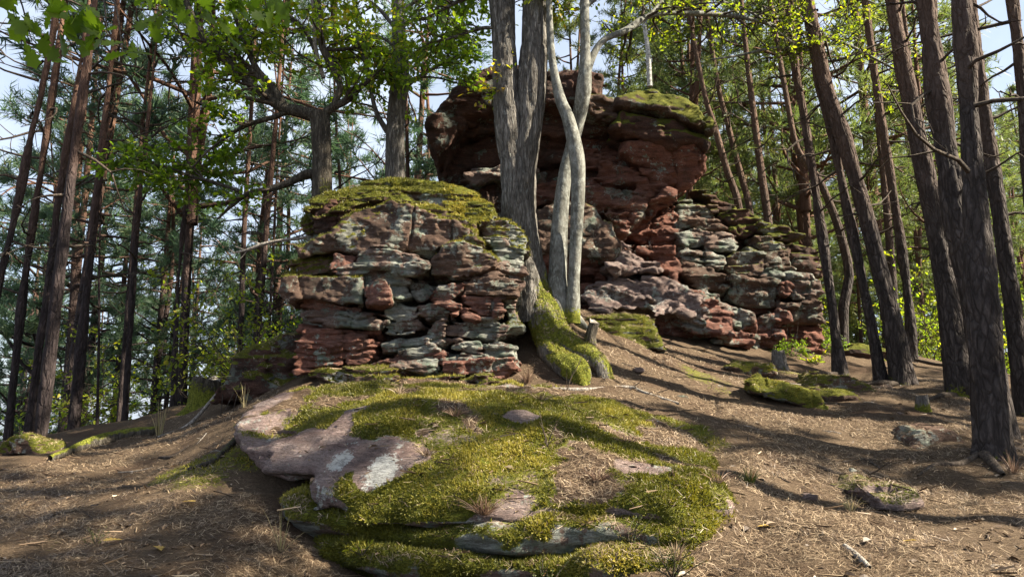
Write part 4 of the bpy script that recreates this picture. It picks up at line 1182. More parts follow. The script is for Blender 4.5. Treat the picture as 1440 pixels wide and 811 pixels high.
def oak_moss(V):
    x, y, z = V.T
    n = fbm(x * 2, y * 2, z * 1.2, 3, 91)
    zb = at(760, 440, 9.1)[2]
    return np.clip(.42 - (z - zb) * 1.2 + .6 * n + (x - at(745, 400, 9.1)[0]) * 2.2, 0, 1) * .9


OD = 9.0
broadleaf('thick forked oak with furrowed grey bark rising behind the layered outcrop', 'oak tree', 'oak_tree', OD,
    [([(752, 455), (746, 410), (736, 350), (728, 285), (722, 220), (712, 130), (707, 40), (704, -60)], [72, 56, 50, 46, 42, 40, 38, 34], 'trunk'),
     ([(752, 455), (748, 410), (737, 350), (733, 290), (738, 220), (746, 150), (750, 70), (752, -60)], [70, 54, 50, 46, 42, 43, 42, 38], 'trunk')],
    [([(718, 20), (660, -30), (600, -40), (540, -30)], [16, 12, 9, 5], dict(v0=.5, n2=9)),
     ([(700, 40), (676, 40), (640, 52), (600, 62)], [6, 5, 4, 2], dict(n2=10, L2=.7, v0=.4)),
     ([(705, -20), (650, 0), (620, 15), (590, 30)], [10, 7, 5, 3], dict(n2=13, L2=.9, v0=.45)),
     ([(742, 118), (730, 122), (712, 120), (700, 130)], [5, 4, 3, 2], dict(n2=4, L2=.25, v0=.9, m=6, t0=.5)),
     ([(755, 0), (800, -30), (860, -40), (940, -50)], [14, 10, 7, 5], dict(v0=.7, n2=8)),
     ([(752, -30), (700, -40), (650, -70), (690, -90)], [12, 10, 8, 6], dict(v0=.6, n2=8)),
     ([(745, 5), (752, 12), (766, 14), (790, 10)], [5, 4, 3, 2], dict(n2=5, L2=.4, v0=.8)),
     ([(702, 8), (712, 0), (740, -6), (775, -5)], [5, 4, 3, 2], dict(n2=6, L2=.5, v0=.7))],
    OAK_M, OAKLEAF_M, oak_moss, leaf=.085, leaves=8, bark_amp=.022, seg=64)

# its mossy roots running down the slope
oak = [o for o in bpy.data.objects if o.name == 'oak_tree'][0]
for i, (pts, wpx) in enumerate([([(758, 418, 9.0), (780, 455, 8.8), (805, 485, 8.5), (838, 508, 8.25), (868, 530, 8.0)], [50, 48, 46, 40, 14]),
                                ([(760, 432, 8.9), (772, 466, 8.6), (790, 495, 8.25), (812, 522, 7.95), (830, 545, 7.75)], [40, 38, 38, 34, 10])]):
    P = px_line(pts, 8); rad = [x / FPX * p[2] * .5 for x, p in zip(wpx, pts)]
    P[1:, 2] = np.minimum(P[1:, 2], np.array([g1(p[0], p[1]) for p in P[1:]]) + np.array(rad)[1:] * .35)
    P[-1, 2] = g1(P[-1, 0], P[-1, 1]) - .2
    mb = MB(); mb.tube(P, rad, 40, 90, 0, .03, 7, 400 + i)
    V, F, A = mb.arrays(); N = vnormals(V, F[0])
    x, y, z = V.T
    V = V + N * (.05 * fbm(x * 3, y * 3, z * 3, 3, 405))[:, None]
    o = put('root', V, F, OAK_M, oak, {'moss': np.clip(.62 + .5 * N[:, 2] + .4 * fbm(x * 3, y * 3, z * 3, 3, 407), 0, 1)})
    SURF.append((V, F[0], o))

# --- the twin-stemmed beech
BD = 8.9
broadleaf('smooth grey beech with two crossing stems and a long arching limb', 'beech tree', 'beech_tree', BD,
    [([(783, 454, 8.9), (784, 392, 8.95), (787, 315, 9.0), (794, 250, 9.05), (802, 215, 9.1), (812, 175, 9.05), (821, 125, 8.9), (823, 75, 8.9), (822, 20, 8.9), (821, -60, 8.9)], [40, 28, 24, 20, 19, 20, 23, 15, 14, 12], 'trunk'),
     ([(804, 454, 8.85), (807, 392, 8.8), (811, 315, 8.75), (813, 260, 8.7), (811, 220, 8.7), (800, 170, 8.75), (788, 140, 8.8), (779, 100, 8.8), (774, 55, 8.8), (770, -60, 8.8)], [26, 17, 19, 21, 23, 20, 17, 12, 11, 9], 'trunk')],
    [([(818, 122), (834, 78, 8.95), (850, 56, 9.0), (878, 44, 9.1), (910, 24, 9.3), (940, 19, 9.4), (1000, 20, 9.7), (1050, 26, 9.9), (1110, 42, 10.1), (1175, 56, 10.3), (1240, 88, 10.5), (1280, 110, 10.6)], [14, 12, 11, 10, 9, 8, 7.5, 7, 6, 5, 4, 3], dict(n2=36, L2=.9, v0=.4, t0=.25, moss=0, m=10)),
     ([(910, 24, 9.3), (925, 8, 9.4), (950, -30, 9.6)], [6, 5, 4], dict(n2=6, v0=.6, moss=0)),
     ([(1010, 0, 9.7), (1060, 20, 9.9), (1090, 42, 10.0), (1120, 64, 10.1)], [4, 4, 3, 2], dict(n2=12, v0=.45, moss=0, m=10)),
     ([(1000, 84, 10), (1040, 78, 10.1), (1090, 68, 10.2), (1150, 72, 10.3)], [3, 4, 5, 4], dict(n2=3, L2=.6, v0=.4, m=4, moss=0)),
     ([(823, 10), (860, -20, 9.4), (900, -40, 9.9), (980, -60, 10.5)], [9, 7, 6, 4], dict(n2=18, v0=.6, moss=0, m=10)),
     ([(824, -20), (840, -60, 9.4), (1000, -60, 10.4), (1140, -30, 11), (1230, 5, 11.3)], [9, 8, 6, 5, 3], dict(n2=34, L2=1.1, v0=.5, moss=0, m=11)),
     ([(800, 436), (814, 452), (826, 462)], [18, 14, 6], dict(leaf=0, moss=1.2)),
     ([(784, 434), (768, 448), (758, 460)], [16, 12, 5], dict(leaf=0, moss=1.2))],
    BEECH_M, LITLEAF_M, lambda V: np.clip(.9 - (V[:, 2] - at(790, 445, BD)[2]) * 4, 0, 1) * .8, leaf=.062, leaves=8, L2=.8, n3=5, L3=.32, bark_amp=.004, seg=28, bfreq=4)

# --- the old oak behind the pillar on the left, and the sunlit oak in the middle
broadleaf('gnarled dark oak with spreading limbs and one low drooping branch, behind the mossy cap', 'oak tree', 'oak_tree', 10.6,
    [([(452, 320), (453, 270), (453, 220), (451, 180), (449, 160)], [31, 28, 26, 27, 30], 'trunk')],
    [([(449, 165), (425, 158), (395, 150), (360, 125), (330, 95), (300, 68), (275, 35), (255, -20)], [22, 19, 17, 14, 13, 12, 10, 8], dict(n2=14, v0=.45)),
     ([(400, 150), (385, 125), (360, 95), (345, 60), (330, 20), (320, -30)], [12, 11, 10, 9, 7, 5], dict(n2=12, v0=.5)),
     ([(385, 140), (365, 110), (340, 85), (320, 50)], [10, 9, 8, 6], dict(n2=9, v0=.5)),
     ([(451, 165), (470, 150), (490, 140), (520, 110), (545, 95)], [16, 13, 10, 7, 5], dict(n2=9, v0=.4)),
     ([(470, 148), (478, 120), (463, 85), (452, 60), (446, 0), (440, -50)], [11, 10, 12, 12, 10, 8], dict(n2=11, v0=.6)),
     ([(446, 245), (430, 245), (408, 256), (380, 266), (350, 272), (325, 290), (306, 308)], [14, 12, 10, 9, 7, 5, 3], dict(n2=6, L2=.6, v0=.35, t0=.35, m=5)),
     ([(415, 152), (385, 165), (350, 175), (320, 192), (290, 215), (262, 245)], [8, 7, 6, 5, 4, 2], dict(n2=16, L2=.9, v0=.3)),
     ([(340, 270), (300, 256), (270, 248), (235, 235), (190, 225)], [6, 5, 4, 3, 2], dict(n2=14, L2=.8, v0=.3)),
     ([(446, 80), (430, 45), (405, 20), (380, 0)], [6, 6, 5, 4], dict(n2=10, v0=.7)),
     ([(452, 70), (480, 70), (510, 66), (540, 74)], [6, 5, 4, 3], dict(n2=10, v0=.6)),
     ([(455, 110), (444, 70), (442, 30), (437, -20)], [6, 7, 6, 5], dict(leaf=0, mat=DEAD_M, moss=0))],
    OAKD_M, OAKLEAF_M, lambda V: np.clip(.25 + .4 * noise(V[:, 0] * 3, V[:, 1] * 3, V[:, 2] * 2, 3), 0, 1), leaf=.105, leaves=13, L2=1.05, L3=.4, bark_amp=.014, seg=36)
broadleaf('upright oak with one sunlit flank rising behind the right end of the mossy cap', 'oak tree', 'oak_tree', 11.2,
    [([(556, 320), (556, 245), (556, 200), (557, 160), (563, 110), (562, 60), (558, 0), (556, -60)], [30, 28, 26, 27, 26, 22, 18, 15], 'trunk')],
    [([(548, 190), (530, 160), (520, 120), (512, 80), (500, 50)], [8, 8, 7, 6, 4], dict(n2=9, v0=.55)),
     ([(556, 140), (575, 118), (595, 105), (620, 90), (650, 75)], [9, 8, 7, 5, 3], dict(n2=10, v0=.4)),
     ([(556, 40), (530, 10), (500, -10), (470, -20)], [8, 6, 5, 4], dict(n2=10, v0=.7)),
     ([(560, 20), (590, 0), (630, -10), (670, 0)], [8, 6, 5, 4], dict(n2=12, v0=.35)),
     ([(560, 70), (540, 55), (515, 50), (490, 62)], [5, 4, 3, 2], dict(n2=9, v0=.7)),
     ([(562, 90), (590, 70), (620, 50), (650, 45)], [5, 4, 3, 2], dict(n2=10, v0=.35))],
    OAK_M, OAKLEAF_M, lambda V: V[:, 0] * 0, leaf=.105, leaves=13, L2=1.05, L3=.4, bark_amp=.014, seg=36)

# --- oak out of frame on the left whose bough hangs into the view with big near leaves
t = empty('oak_tree', (-3.4, 1.6, g1(-3.4, 1.6)), 'near oak bough with large lobed leaves hanging in at the top left corner', 'oak tree')
mb = MB(); mb.tube(np.array([(-3.4, 1.6, g1(-3.4, 1.6) - .1), (-3.4, 1.65, 1.8), (-3.25, 1.8, 3.4), (-3.2, 1.9, 6.0)]), [.22, .18, .16, .10], 20, 60, 0, .02, 12, 8)
V, F, A = mb.arrays(); put('trunk', V, F, OAKD_M, t, {'moss': A})
br, lf = MB(), MB()
bo = np.array([(-3.3, 1.75, 3.0), at(-60, -60, 2.4), at(60, -25, 2.7), at(180, -5, 2.9), at(300, -15, 3.0), at(400, -20, 3.1)])
C = br.tube(bo, [.05, .035, .025, .018, .012, .006], 8, 40)
for px, py, Y, n in [(150, 45, 2.7, 6), (172, 75, 2.7, 3), (110, 15, 2.6, 8), (60, 10, 2.5, 8), (20, 20, 2.5, 6), (210, 8, 2.8, 8), (250, -5, 2.9, 7), (300, 35, 2.9, 3), (330, 5, 3.0, 9), (375, 12, 3.0, 8), (285, 8, 2.9, 6), (400, 0, 3.1, 6), (45, 60, 2.6, 4), (90, 40, 2.6, 5)]:
    p = at(px, py, Y); q = C[np.argmin(np.linalg.norm(C - p, axis=1))]
    br.tube(np.array([q, (q + p) / 2 + np.array([0, 0, .03]), p]), [.006, .004, .002], 4, 6)
    pos = p + rng.normal(size=(n, 3)) * .035
    dirs = rng.normal(size=(n, 3)) * .7 + np.array([.2, 0, -.55])
    stamp(lf, OAKL_V, OAKL_T, pos, dirs, .125 * rng.uniform(.7, 1.15, n), np.clip(.28 + rng.normal(size=n) * .16, 0, 1), flat=.9)  # low tone values darken these leaves, standing in for shade
br.put('branch', TWIG_M, t, 'moss'); lf.put('crown', OAKLEAF_M, t)

# --- dead branch sticking out from behind the pillar
t = empty('fallen_branch', at(424, 336, 8.9), 'bare pale dead branch poking out left from behind the mossy cap', 'branch')
mb = MB(); P = px_line([(440, 330), (424, 335), (395, 338), (368, 344), (345, 352), (318, 358)], 8.9); mb.tube(P, [.03, .032, .028, .03, .022, .008], 10, 40, 0, .008, 10, 3)
for a, b in [((368, 344), (352, 338)), ((345, 352), (330, 346)), ((350, 350), (338, 364)), ((330, 356), (322, 350))]:
    mb.tube(px_line([a, b], 8.9), [.012, .004], 5, 4)
V, F, A = mb.arrays(); put('limb', V, F, DEAD_M, t, {'moss': A})

# ------------------------------------------------------------------ the forest behind: copies of whole trees
def proto_tree(label, group, crowns, k, H, r, bark, seed, lo=.42):
    t = empty('pine_tree', (0, 0, 0), label, 'pine tree', group)
    mb = MB(); rg = np.random.default_rng(seed)
    P = np.array([(0, 0, -.4), (rg.normal() * .1, rg.normal() * .1, H * .3), (rg.normal() * .2, rg.normal() * .2, H * .6), (rg.normal() * .3, rg.normal() * .3, H)])
    C = mb.tube(P, [r * 1.15, r * .9, r * .7, r * .2], 9, 26)
    V, F, A = mb.arrays(); put('trunk', V, F, bark, t, {'moss': A})
    base = along(C, lo)[0]; Hc = [9., 11., 7.][k]
    sc = (H - base[2]) / Hc
    for nm, me in zip(('limbs', 'crown'), crowns[k]): child(nm, me, t, base, seed, sc)
    o = child('dead_limbs', SNAGS[seed % 5], t, (0, 0, H * .12), seed, 1.0); o.scale = (1.2, 1.2, (base[2] - H * .12) / 6)
    return t


def copy_tree(t, loc, rz, s, tilt=(0, 0), label=None, group=None):
    c = t.copy(); COL.objects.link(c)
    c.location = loc; c.rotation_euler = (tilt[0], tilt[1], rz); c.scale = (s,) * 3
    if label: c['label'] = label
    if group: c['group'] = group
    for ch in t.children:
        d = ch.copy(); COL.objects.link(d); d.parent = c
    return c


GL, GR = 'background pines left of the rocks', 'background pines right of the rocks'
LL = 'slender dark background pine in the wood left of the rocks'
LR = 'slender background pine in the sunny wood right of the rocks'
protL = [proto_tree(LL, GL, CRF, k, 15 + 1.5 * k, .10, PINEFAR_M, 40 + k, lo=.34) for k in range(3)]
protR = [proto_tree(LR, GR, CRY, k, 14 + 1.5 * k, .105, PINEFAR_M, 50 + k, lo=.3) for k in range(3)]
rg = random.Random(5)


MARKS = [(-400, 'left frame edge'), (35, 'left-edge brown pine'), (82, 'nearest left pine'), (130, 'second left pine'), (190, 'lit-sided pine'), (252, 'lone slim pine'), (341, 'slender dark pine'), (375, 'orange-barked pine'), (453, 'gnarled oak'), (556, 'middle oak'),
         (720, 'forked oak'), (800, 'beech'), (905, 'birch'), (1000, 'tower cap edge'), (1060, 'ledge pine'), (1150, 'slender ledge-end pine'), (1225, 'broad leaning pine'), (1262, 'slim sunlit pine'), (1315, 'reddish pine'), (1380, 'nearest big pine'), (1425, 'right-hand brown pine'), (1900, 'right frame edge')]
ORD = ['nearest', 'second nearest', 'third nearest', 'fourth nearest', 'fifth nearest', 'sixth nearest', 'seventh nearest', 'eighth nearest']


def gap_labels(objs, noun, up):
    bins = {}
    for o in objs:
        px, _ = px_of(np.array(o.location)[None] + [0, 0, up]); px = float(px[0])
        k = max(i for i, m in enumerate(MARKS) if m[0] <= max(px, -400))
        bins.setdefault(min(k, len(MARKS) - 2), []).append(o)
    for k, L in bins.items():
        L.sort(key=lambda o: o.location.y)
        for i, o in enumerate(L):
            o['label'] = f'{noun} between the {MARKS[k][1]} and the {MARKS[k + 1][1]}' + (f', {ORD[min(i, 7)]}' if len(L) > 1 else '')


def scatter(prots, n, xr, yr, minD, avoid, srange, group_first):
    pts = []; tries = 0; i = 0; made = []
    while len(pts) < n and tries < 6000:
        tries += 1
        y = yr[0] + (yr[1] - yr[0]) * rg.random() ** 1.2
        u = xr[0] + (xr[1] - xr[0]) * rg.random()
        x = u * y
        if any((x - a) ** 2 + (y - b) ** 2 < minD ** 2 for a, b in pts) or avoid(x, y): continue
        pts.append((x, y))
    for i, (x, y) in enumerate(pts):
        t = prots[i % 3]
        s = rg.uniform(*srange); loc = (x, y, g1(x, y) - .1); rz = rg.uniform(0, 6.28)
        tl = (rg.gauss(0, .03), rg.gauss(0, .03))
        if i < 3:
            t.location = loc; t.rotation_euler = (tl[0], tl[1], rz); t.scale = (s,) * 3; made.append(t)
        else:
            made.append(copy_tree(t, loc, rz, s, tl))
    return made


bgL = scatter(protL, 34, (-.80, -.10), (15, 42), 2.4, lambda x, y: -.33 < x / y and y < 21.5, (.8, 1.15), True)
bgR = scatter(protR, 32, (.22, .82), (17, 44), 2.2, lambda x, y: False, (.8, 1.15), True)
# on the plateau behind the tower
pb = [copy_tree(protR[i % 3], (x, y, g1(x, y) - .1), i * 1.3, s, label='pine crown showing above the tower and between the oak stems', group='pines behind the tower')
      for i, (x, y, s) in enumerate([(1.9, 21, .9), (3.4, 19.5, .75), (5.2, 23, .9), (.8, 27, .9), (6.5, 27, 1.0)])]

gap_labels(bgL, 'dark background pine', 4)
gap_labels(bgR, 'sunlit background pine', 4)
gap_labels(pb, 'plateau pine behind rocks', 6)

# --- unseen pines placed right of the viewer so that their crowns dapple the slope
protH = proto_tree('unseen tall high-crowned pine right of the viewer, placed to shade the slope', 'unseen shade pines beside the viewer', CRY, 2, 14.5, .15, PINE_M, 61, lo=.66)
for i, (x, y, k, sc) in enumerate([(8.2, 3.9, 3, .95), (8.6, 1.3, 3, .95), (6.8, -.4, 3, 1.0), (11.2, 2.6, 0, .48), (12.2, 4.4, 1, .62), (11.0, .4, 2, .48), (10.2, -.8, 1, .55), (14.0, 2.4, 2, .58), (10.6, 5.0, 2, .52), (7.4, 2.2, 3, .92), (9.6, .2, 3, 1.0), (12.4, 6.6, 0, .60), (9.6, 3.4, 0, .40), (13.2, 9.0, 2, .58)]):
    loc = (x, y, g1(x, y) - .1)
    if i == 0: protH.location = loc
    else: copy_tree(([*protR, protH])[k], loc, i * 2.1, sc, (rg.gauss(0, .04), rg.gauss(0, .04)), 'unseen pine right of the viewer, placed to shade the needle slope' if k < 3 else None, 'unseen shade pines beside the viewer')

# --- shrubs and saplings under the pines
def shrub_mesh(seed, H, n, leafm, lsize, v0, spread=.6):
    global rng
    keep = rng; rng = np.random.default_rng(seed)
    br, lf = MB(), MB()
    for i in range(n):
        P, _ = wander((rng.normal() * .08, rng.normal() * .08, -.1), (rng.normal() * spread, rng.normal() * spread, 1), H * rng.uniform(.6, 1.1), 5, .15)
        br.tube(P, [.014, .004], 4)
        leafy(br, lf, P, .012, 8, H * .38, 3, H * .16, 6, lsize, v0, t0=.12, flatten=.6)
    rng = keep
    V, F, A = br.arrays(); V2, F2, A2 = lf.arrays()
    return mesh_of('stems', V, F, {'moss': A * 0}, True, TWIG_M), mesh_of('foliage', V2, F2, {'v': A2}, True, leafm)


SH = [shrub_mesh(70, 2.4, 7, OAKLEAF_M, .10, .5), shrub_mesh(71, 1.7, 7, LITLEAF_M, .09, .45), shrub_mesh(72, 3.2, 6, LITLEAF_M, .11, .5, .4), shrub_mesh(73, 1.2, 8, OAKLEAF_M, .08, .3, .9)]


def shrub(k, x, y, s, label, group=None, name='shrub', cat='shrub'):
    t = empty(name, (x, y, g1(x, y)), label, cat, group)
    rz = rg.uniform(0, 6)
    child('stems', SH[k][0], t, (0, 0, 0), rz, s); child('foliage', SH[k][1], t, (0, 0, 0), rz, s)
    return t


for px, py, Y, k, s, lab in [(352, 500, 11.0, 2, .75, 'green oak sapling catching light between the old stump and the orange-barked pine'),
                             (400, 470, 11.5, 0, .7, 'leafy sapling close behind the leaning mossy rock'),
                             (300, 520, 12.5, 1, .9, 'bushy sapling behind the old stump'),
                             (1310, 480, 15.0, 2, .8, 'bright green bush behind the trunks right of the broad leaning pine'),
                             (1330, 500, 16.5, 1, 1.2, 'pale green bush behind the bright one, close to the reddish pine'),
                             (1150, 488, 12.6, 3, .5, 'small yellow-green shrub at the foot of the ledge end'),
                             (1430, 520, 14.0, 1, 1.0, 'yellowing bush beyond the trunks at the right edge'),
                             (1115, 492, 12.0, 3, .35, 'tiny green fern-like shrub beside the short grey stump')]:
    p = at(px, py, Y); shrub(k, p[0], Y, s, lab)
bushL, bushR = [], []
for i in range(34):
    y = rg.uniform(13.5, 26); x = y * rg.uniform(-.80, -.22)
    bushL.append(shrub(rg.choice([0, 3, 0, 2]), x, y, rg.uniform(.7, 1.25), 'dark green undergrowth bush in the shade of the left-hand pines', 'bushes under the left-hand pines'))
for i in range(16):
    y = rg.uniform(17, 30); x = y * rg.uniform(.38, .80)
    bushR.append(shrub(rg.choice([0, 2, 0, 3]), x, y, rg.uniform(.7, 1.2), 'sunlit yellow-green bush under the right-hand pines', 'bushes under the right-hand pines'))
gap_labels(bushL, 'dark bush', .5)
gap_labels(bushR, 'sunlit bush', .5)


# --- far woodland: nobody could count it
def far_wood(name, xr, y0, y1, n, hfun, mat, size):
    lf = MB()
    y = y0 + (y1 - y0) * rng.random(n) ; u = xr[0] + (xr[1] - xr[0]) * rng.random(n); x = u * y
    g = G(x, y, False)
    cl = fbm(x * .22, y * .22, 0.0, 3, 61)
    h = hfun(u) * (1 + .35 * cl)
    z = g + h * rng.random(n) ** .8
    keep = fbm(x * .5, y * .5, z * .5, 3, 66) > -.15
    P = np.stack([x, y, z], 1)[keep]; m = len(P)
    d = rng.normal(size=(m, 3)); d[:, 2] -= .1
    stamp(lf, TUFTFAR[0], TUFTFAR[1], P, d, size * rng.uniform(.7, 1.4, m), np.clip(.45 + .25 * cl[keep] + rng.normal(size=m) * .15, 0, 1))
    o = lf.put(name, mat, None, 'v', False); o['kind'] = 'stuff'
    return o


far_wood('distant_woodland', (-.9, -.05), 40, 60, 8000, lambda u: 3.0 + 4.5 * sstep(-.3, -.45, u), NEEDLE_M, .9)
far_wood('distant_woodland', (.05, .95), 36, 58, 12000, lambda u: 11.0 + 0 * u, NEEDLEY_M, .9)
#@@SMALL
# ------------------------------------------------------------------ litter, moss, twigs
def near_bvh():
    Vs, Fs, n = [], [], 0
    for V, F, o in SURF:
        if V[:, 1].min() > 12: continue
        Vs.append(V); Fs += (np.asarray(F) + n).tolist(); n += len(V)
    return BVHTree.FromPolygons(np.concatenate(Vs).tolist(), Fs)


sel = (gV[gF[:, 0], 0] > -5.4) & (gV[gF[:, 0], 0] < 6.4) & (gV[gF[:, 0], 1] > 2.2) & (gV[gF[:, 0], 1] < 11.4)
used = np.unique(gF[sel]); remap = np.full(len(gV), -1); remap[used] = np.arange(len(used))
SURF[0] = (gV[used], remap[gF[sel]], None)
BVH = near_bvh()
DOWN = Vector((0, 0, -1))


def drop(x, y):
    h = BVH.ray_cast(Vector((x, y, 9.0)), DOWN)
    return (np.array(h[0]), np.array(h[1])) if h[0] is not None else (None, None)


def drop_low(x, y, zmax):
    h = BVH.ray_cast(Vector((x, y, zmax)), DOWN)
    return (np.array(h[0]), np.array(h[1])) if h[0] is not None else (None, None)


# fallen pine needles: thin flat blades lying on whatever is under them
def litter(n):
    mb = MB(); P, N, K = [], [], []
    ys = 2.9 + 7.6 * rng.random(n) ** 1.5
    xs = ys * rng.uniform(-.82, .82, n)
    dens = sstep(-.35, .45, fbm(xs * 1.6, ys * 1.6, .2, 4, 801) + .2) * .92 + .08
    onb = sstep(1.1, .9, np.hypot((xs - .15) / 2.3, (ys - 5.6) / 1.6))
    dens = dens * (1 - onb) + onb * (.10 + .9 * needle_patch(xs, ys))
    for bx, by, rx, ry in BARE:
        dens = dens * np.clip(.06 + sstep(.8, 1.2, np.hypot((xs - bx) / rx, (ys - by) / ry)), 0, 1)
    ok = rng.random(n) < dens
    for x, y in zip(xs[ok], ys[ok]):
        zc = 2.1 if y < 7.3 else 9.
        p, nn = drop_low(x, y, zc + 1.2)
        if p is None or abs(nn[2]) < .45 or p[2] > g1_fast(x, y) + 1.2: continue
        P.append(p); N.append(nn if nn[2] > 0 else -nn)
    P, N = np.array(P), np.array(N); m = len(P)
    a = rng.uniform(0, 6.28, m); D = np.stack([np.cos(a), np.sin(a), 0 * a], 1)
    D -= N * (D * N).sum(1)[:, None]; D /= np.linalg.norm(D, axis=1, keepdims=True)
    D += N * rng.normal(size=(m, 1)) * .16
    S = np.cross(N, D); L = rng.uniform(.035, .085, m); W = .0007 + .0007 * P[:, 1] / 5
    C = P + N * (.004 + .012 * rng.random((m, 1)))
    h = (D * L[:, None]) * .5; sd = S * W[:, None]; bend = N * (L * .12)[:, None] * rng.normal(size=(m, 1)) + S * (L * .15)[:, None] * rng.normal(size=(m, 1))
    V = np.stack([C - h - sd, C - h + sd, C + bend + sd, C + bend - sd, C + h], 1)
    b = np.arange(m)[:, None] * 5
    mb.V.append(V.reshape(-1, 3)); mb.n = 5 * m
    mb.Q.append(b + np.array([0, 1, 2, 3])); mb.T.append(b + np.array([3, 2, 4]))
    mb.A.append(np.repeat(np.clip(.42 + .34 * rng.normal(size=m), 0, 1), 5))
    o = mb.put('needle_litter', LITTER_M, None, 'v', False); o['kind'] = 'stuff'


_gx = np.linspace(-9, 9, 181); _gy = np.linspace(2, 12, 101)
_gg = G(*np.meshgrid(_gx, _gy, indexing='ij'))
def g1_fast(x, y):
    return _gg[min(180, max(0, int((x + 9) * 10))), min(100, max(0, int((y - 2) * 10)))]


litter(260000)


# bark flakes, broken twiglets and brown leaves among the needles
def debris(n_t, n_l):
    mb = MB()
    tw = np.array([(0, .04, 0), (0, -.02, .035), (0, -.02, -.035), (1, .03, .05), (1, -.02, .06), (1, 0, .0)])
    tt = np.array([(0, 1, 4), (0, 4, 3), (1, 2, 5), (1, 5, 4), (2, 0, 3), (2, 3, 5)])
    for n, tv, tr, lo, hi in ((n_t, tw, tt, .03, .16), (n_l, LEAF_V * [1, 1, 2.5], LEAF_T, .03, .075)):
        P = []
        ys = 2.9 + 8 * rng.random(n) ** 1.4; xs = ys * rng.uniform(-.82, .82, n)
        for x, y in zip(xs, ys):
            p, nn = drop_low(x, y, 3.3 if y < 7.3 else 9.)
            if p is not None and nn[2] > .5 and p[2] < g1_fast(x, y) + 1.2: P.append(p)
        P = np.array(P); m = len(P)
        a = rng.uniform(0, 6.28, m)
        D = np.stack([np.cos(a), np.sin(a), .15 * rng.normal(size=m)], 1)
        stamp(mb, tv, tr, P + [0, 0, .008], D, lo + (hi - lo) * rng.random(m) ** 2.5, np.clip(.28 + .25 * rng.normal(size=m), 0, 1), flat=.25)
    o = mb.put('twig_litter', LITTER_M, None, 'v', False); o['kind'] = 'stuff'


debris(3500, 1500)


# moss fronds standing on the mossy parts of near surfaces
def fronds(V, F, ms, per_m2, ln, out, maxy=9.5):
    F = np.asarray(F)
    a = V[F[:, 0]]; b = V[F[:, 1]]; c = V[F[:, 2]]
    n = np.cross(c - a, V[F[:, 3]] - b) if F.shape[1] == 4 else np.cross(b - a, c - a)
    ar = np.linalg.norm(n, axis=1) * .5; n = n / (ar[:, None] * 2 + 1e-12)
    mm = ms[F].mean(1)
    wt = ar * sstep(.42, .75, mm) * (n[:, 2] > -.6) * (a[:, 1] < maxy)
    k = int(wt.sum() * per_m2)
    if k < 5: return
    i = rng.choice(len(F), k, p=wt / wt.sum())
    u, v = rng.random((2, k, 1))
    P = a[i] * (1 - u) * (1 - v) + b[i] * u * (1 - v) + c[i] * u * v + (V[F[i, 3]] if F.shape[1] == 4 else a[i]) * (1 - u) * v
    D = n[i] * .8 + rng.normal(size=(k, 3)) * .55 + np.array([0, 0, .15])
    cl = fbm(P[:, 0] * 6, P[:, 1] * 6, P[:, 2] * 6, 2, 901)
    stamp(out, FR[0], FR[1], P - n[i] * .004, D, ln * rng.uniform(.5, 1.3, k) * (1 + .4 * cl), np.clip(.48 + .22 * cl + .15 * rng.normal(size=k) + .35 * fbm(P[:, 0] * 1.8, P[:, 1] * 1.8, P[:, 2] * 1.8, 3, 913), 0, 1))


FR = (np.array([(0, -.16, 0), (0, .16, 0), (1, 0, 0), (.25, 0, 0), (.55, .35, .1), (.5, .3, -.1)]), np.array([(0, 1, 2), (3, 4, 5)]))
mb = MB()
for o, V, F, N, ms in (BED1, BED2, BED3): fronds(V, F, ms, 13000, .030, mb)
q = mb.put('moss_fronds', MOSSB_M, boulder, 'v', False); q['kind'] = 'stuff'
mb = MB()
for V, F, o in SURF[1:]:
    if o is not None and o.parent == pillar and V[:, 1].min() < 9.6:
        ms = np.zeros(len(V)); o.data.attributes['moss'].data.foreach_get('value', ms.astype(np.float32)) if False else None
        buf = np.zeros(len(V), np.float32); o.data.attributes['moss'].data.foreach_get('value', buf)
        fronds(V, F, buf, 6000, .032, mb, 11)
q = mb.put('moss_fronds', MOSSB_M, pillar, 'v', False); q['kind'] = 'stuff'
mb = MB()
for V, F, o in SURF[1:]:
    if o is not None and (o.parent is None or o.parent == oak):
        buf = np.zeros(len(V), np.float32); o.data.attributes['moss'].data.foreach_get('value', buf)
        fronds(V, F, buf, 4500, .022, mb, 11)
near = SURF[0]
fronds(near[0], near[1], ground_moss(near[0][:, 0], near[0][:, 1]), 2600, .035, mb, 8.5)
q = mb.put('moss', MOSSB_M, None, 'v', False); q['kind'] = 'stuff'


def on_ground(px, py, Y, dz=0.0):
    p = at(px, py, Y); h, n = drop_low(p[0], p[1], p[2] + .8)
    if h is None: h = np.array([p[0], p[1], g1(p[0], p[1])])
    return h + np.array([0, 0, dz])


def stick(name, label, cat, pts, rad, mat, group=None, sub=(), bark=.0, seg=8, moss=0.0, lift=.5):
    P = np.array([on_ground(*p) for p in pts]); P[:, 2] += rad[0] * lift
    t = MB(); C = t.tube(P, rad, seg, len(P) * 8, 0, bark, 14, int(pts[0][0]))
    for (tt, L, el) in sub:
        p, d = along(C, tt); dd = perp(d, .8); dd[2] = abs(dd[2]) * el + .05
        Q, _ = wander(p, dd, L, 4, .2); t.tube(Q, [rad[0] * .5, .003], 5)
    V, F, Av = t.arrays(); N = vnormals(V, F[0])
    o = put(name, V, F, mat, None, {'moss': np.clip(moss * (.4 + .6 * N[:, 2]), 0, 1), 'v': Av})
    return tag(o, label, cat, group)


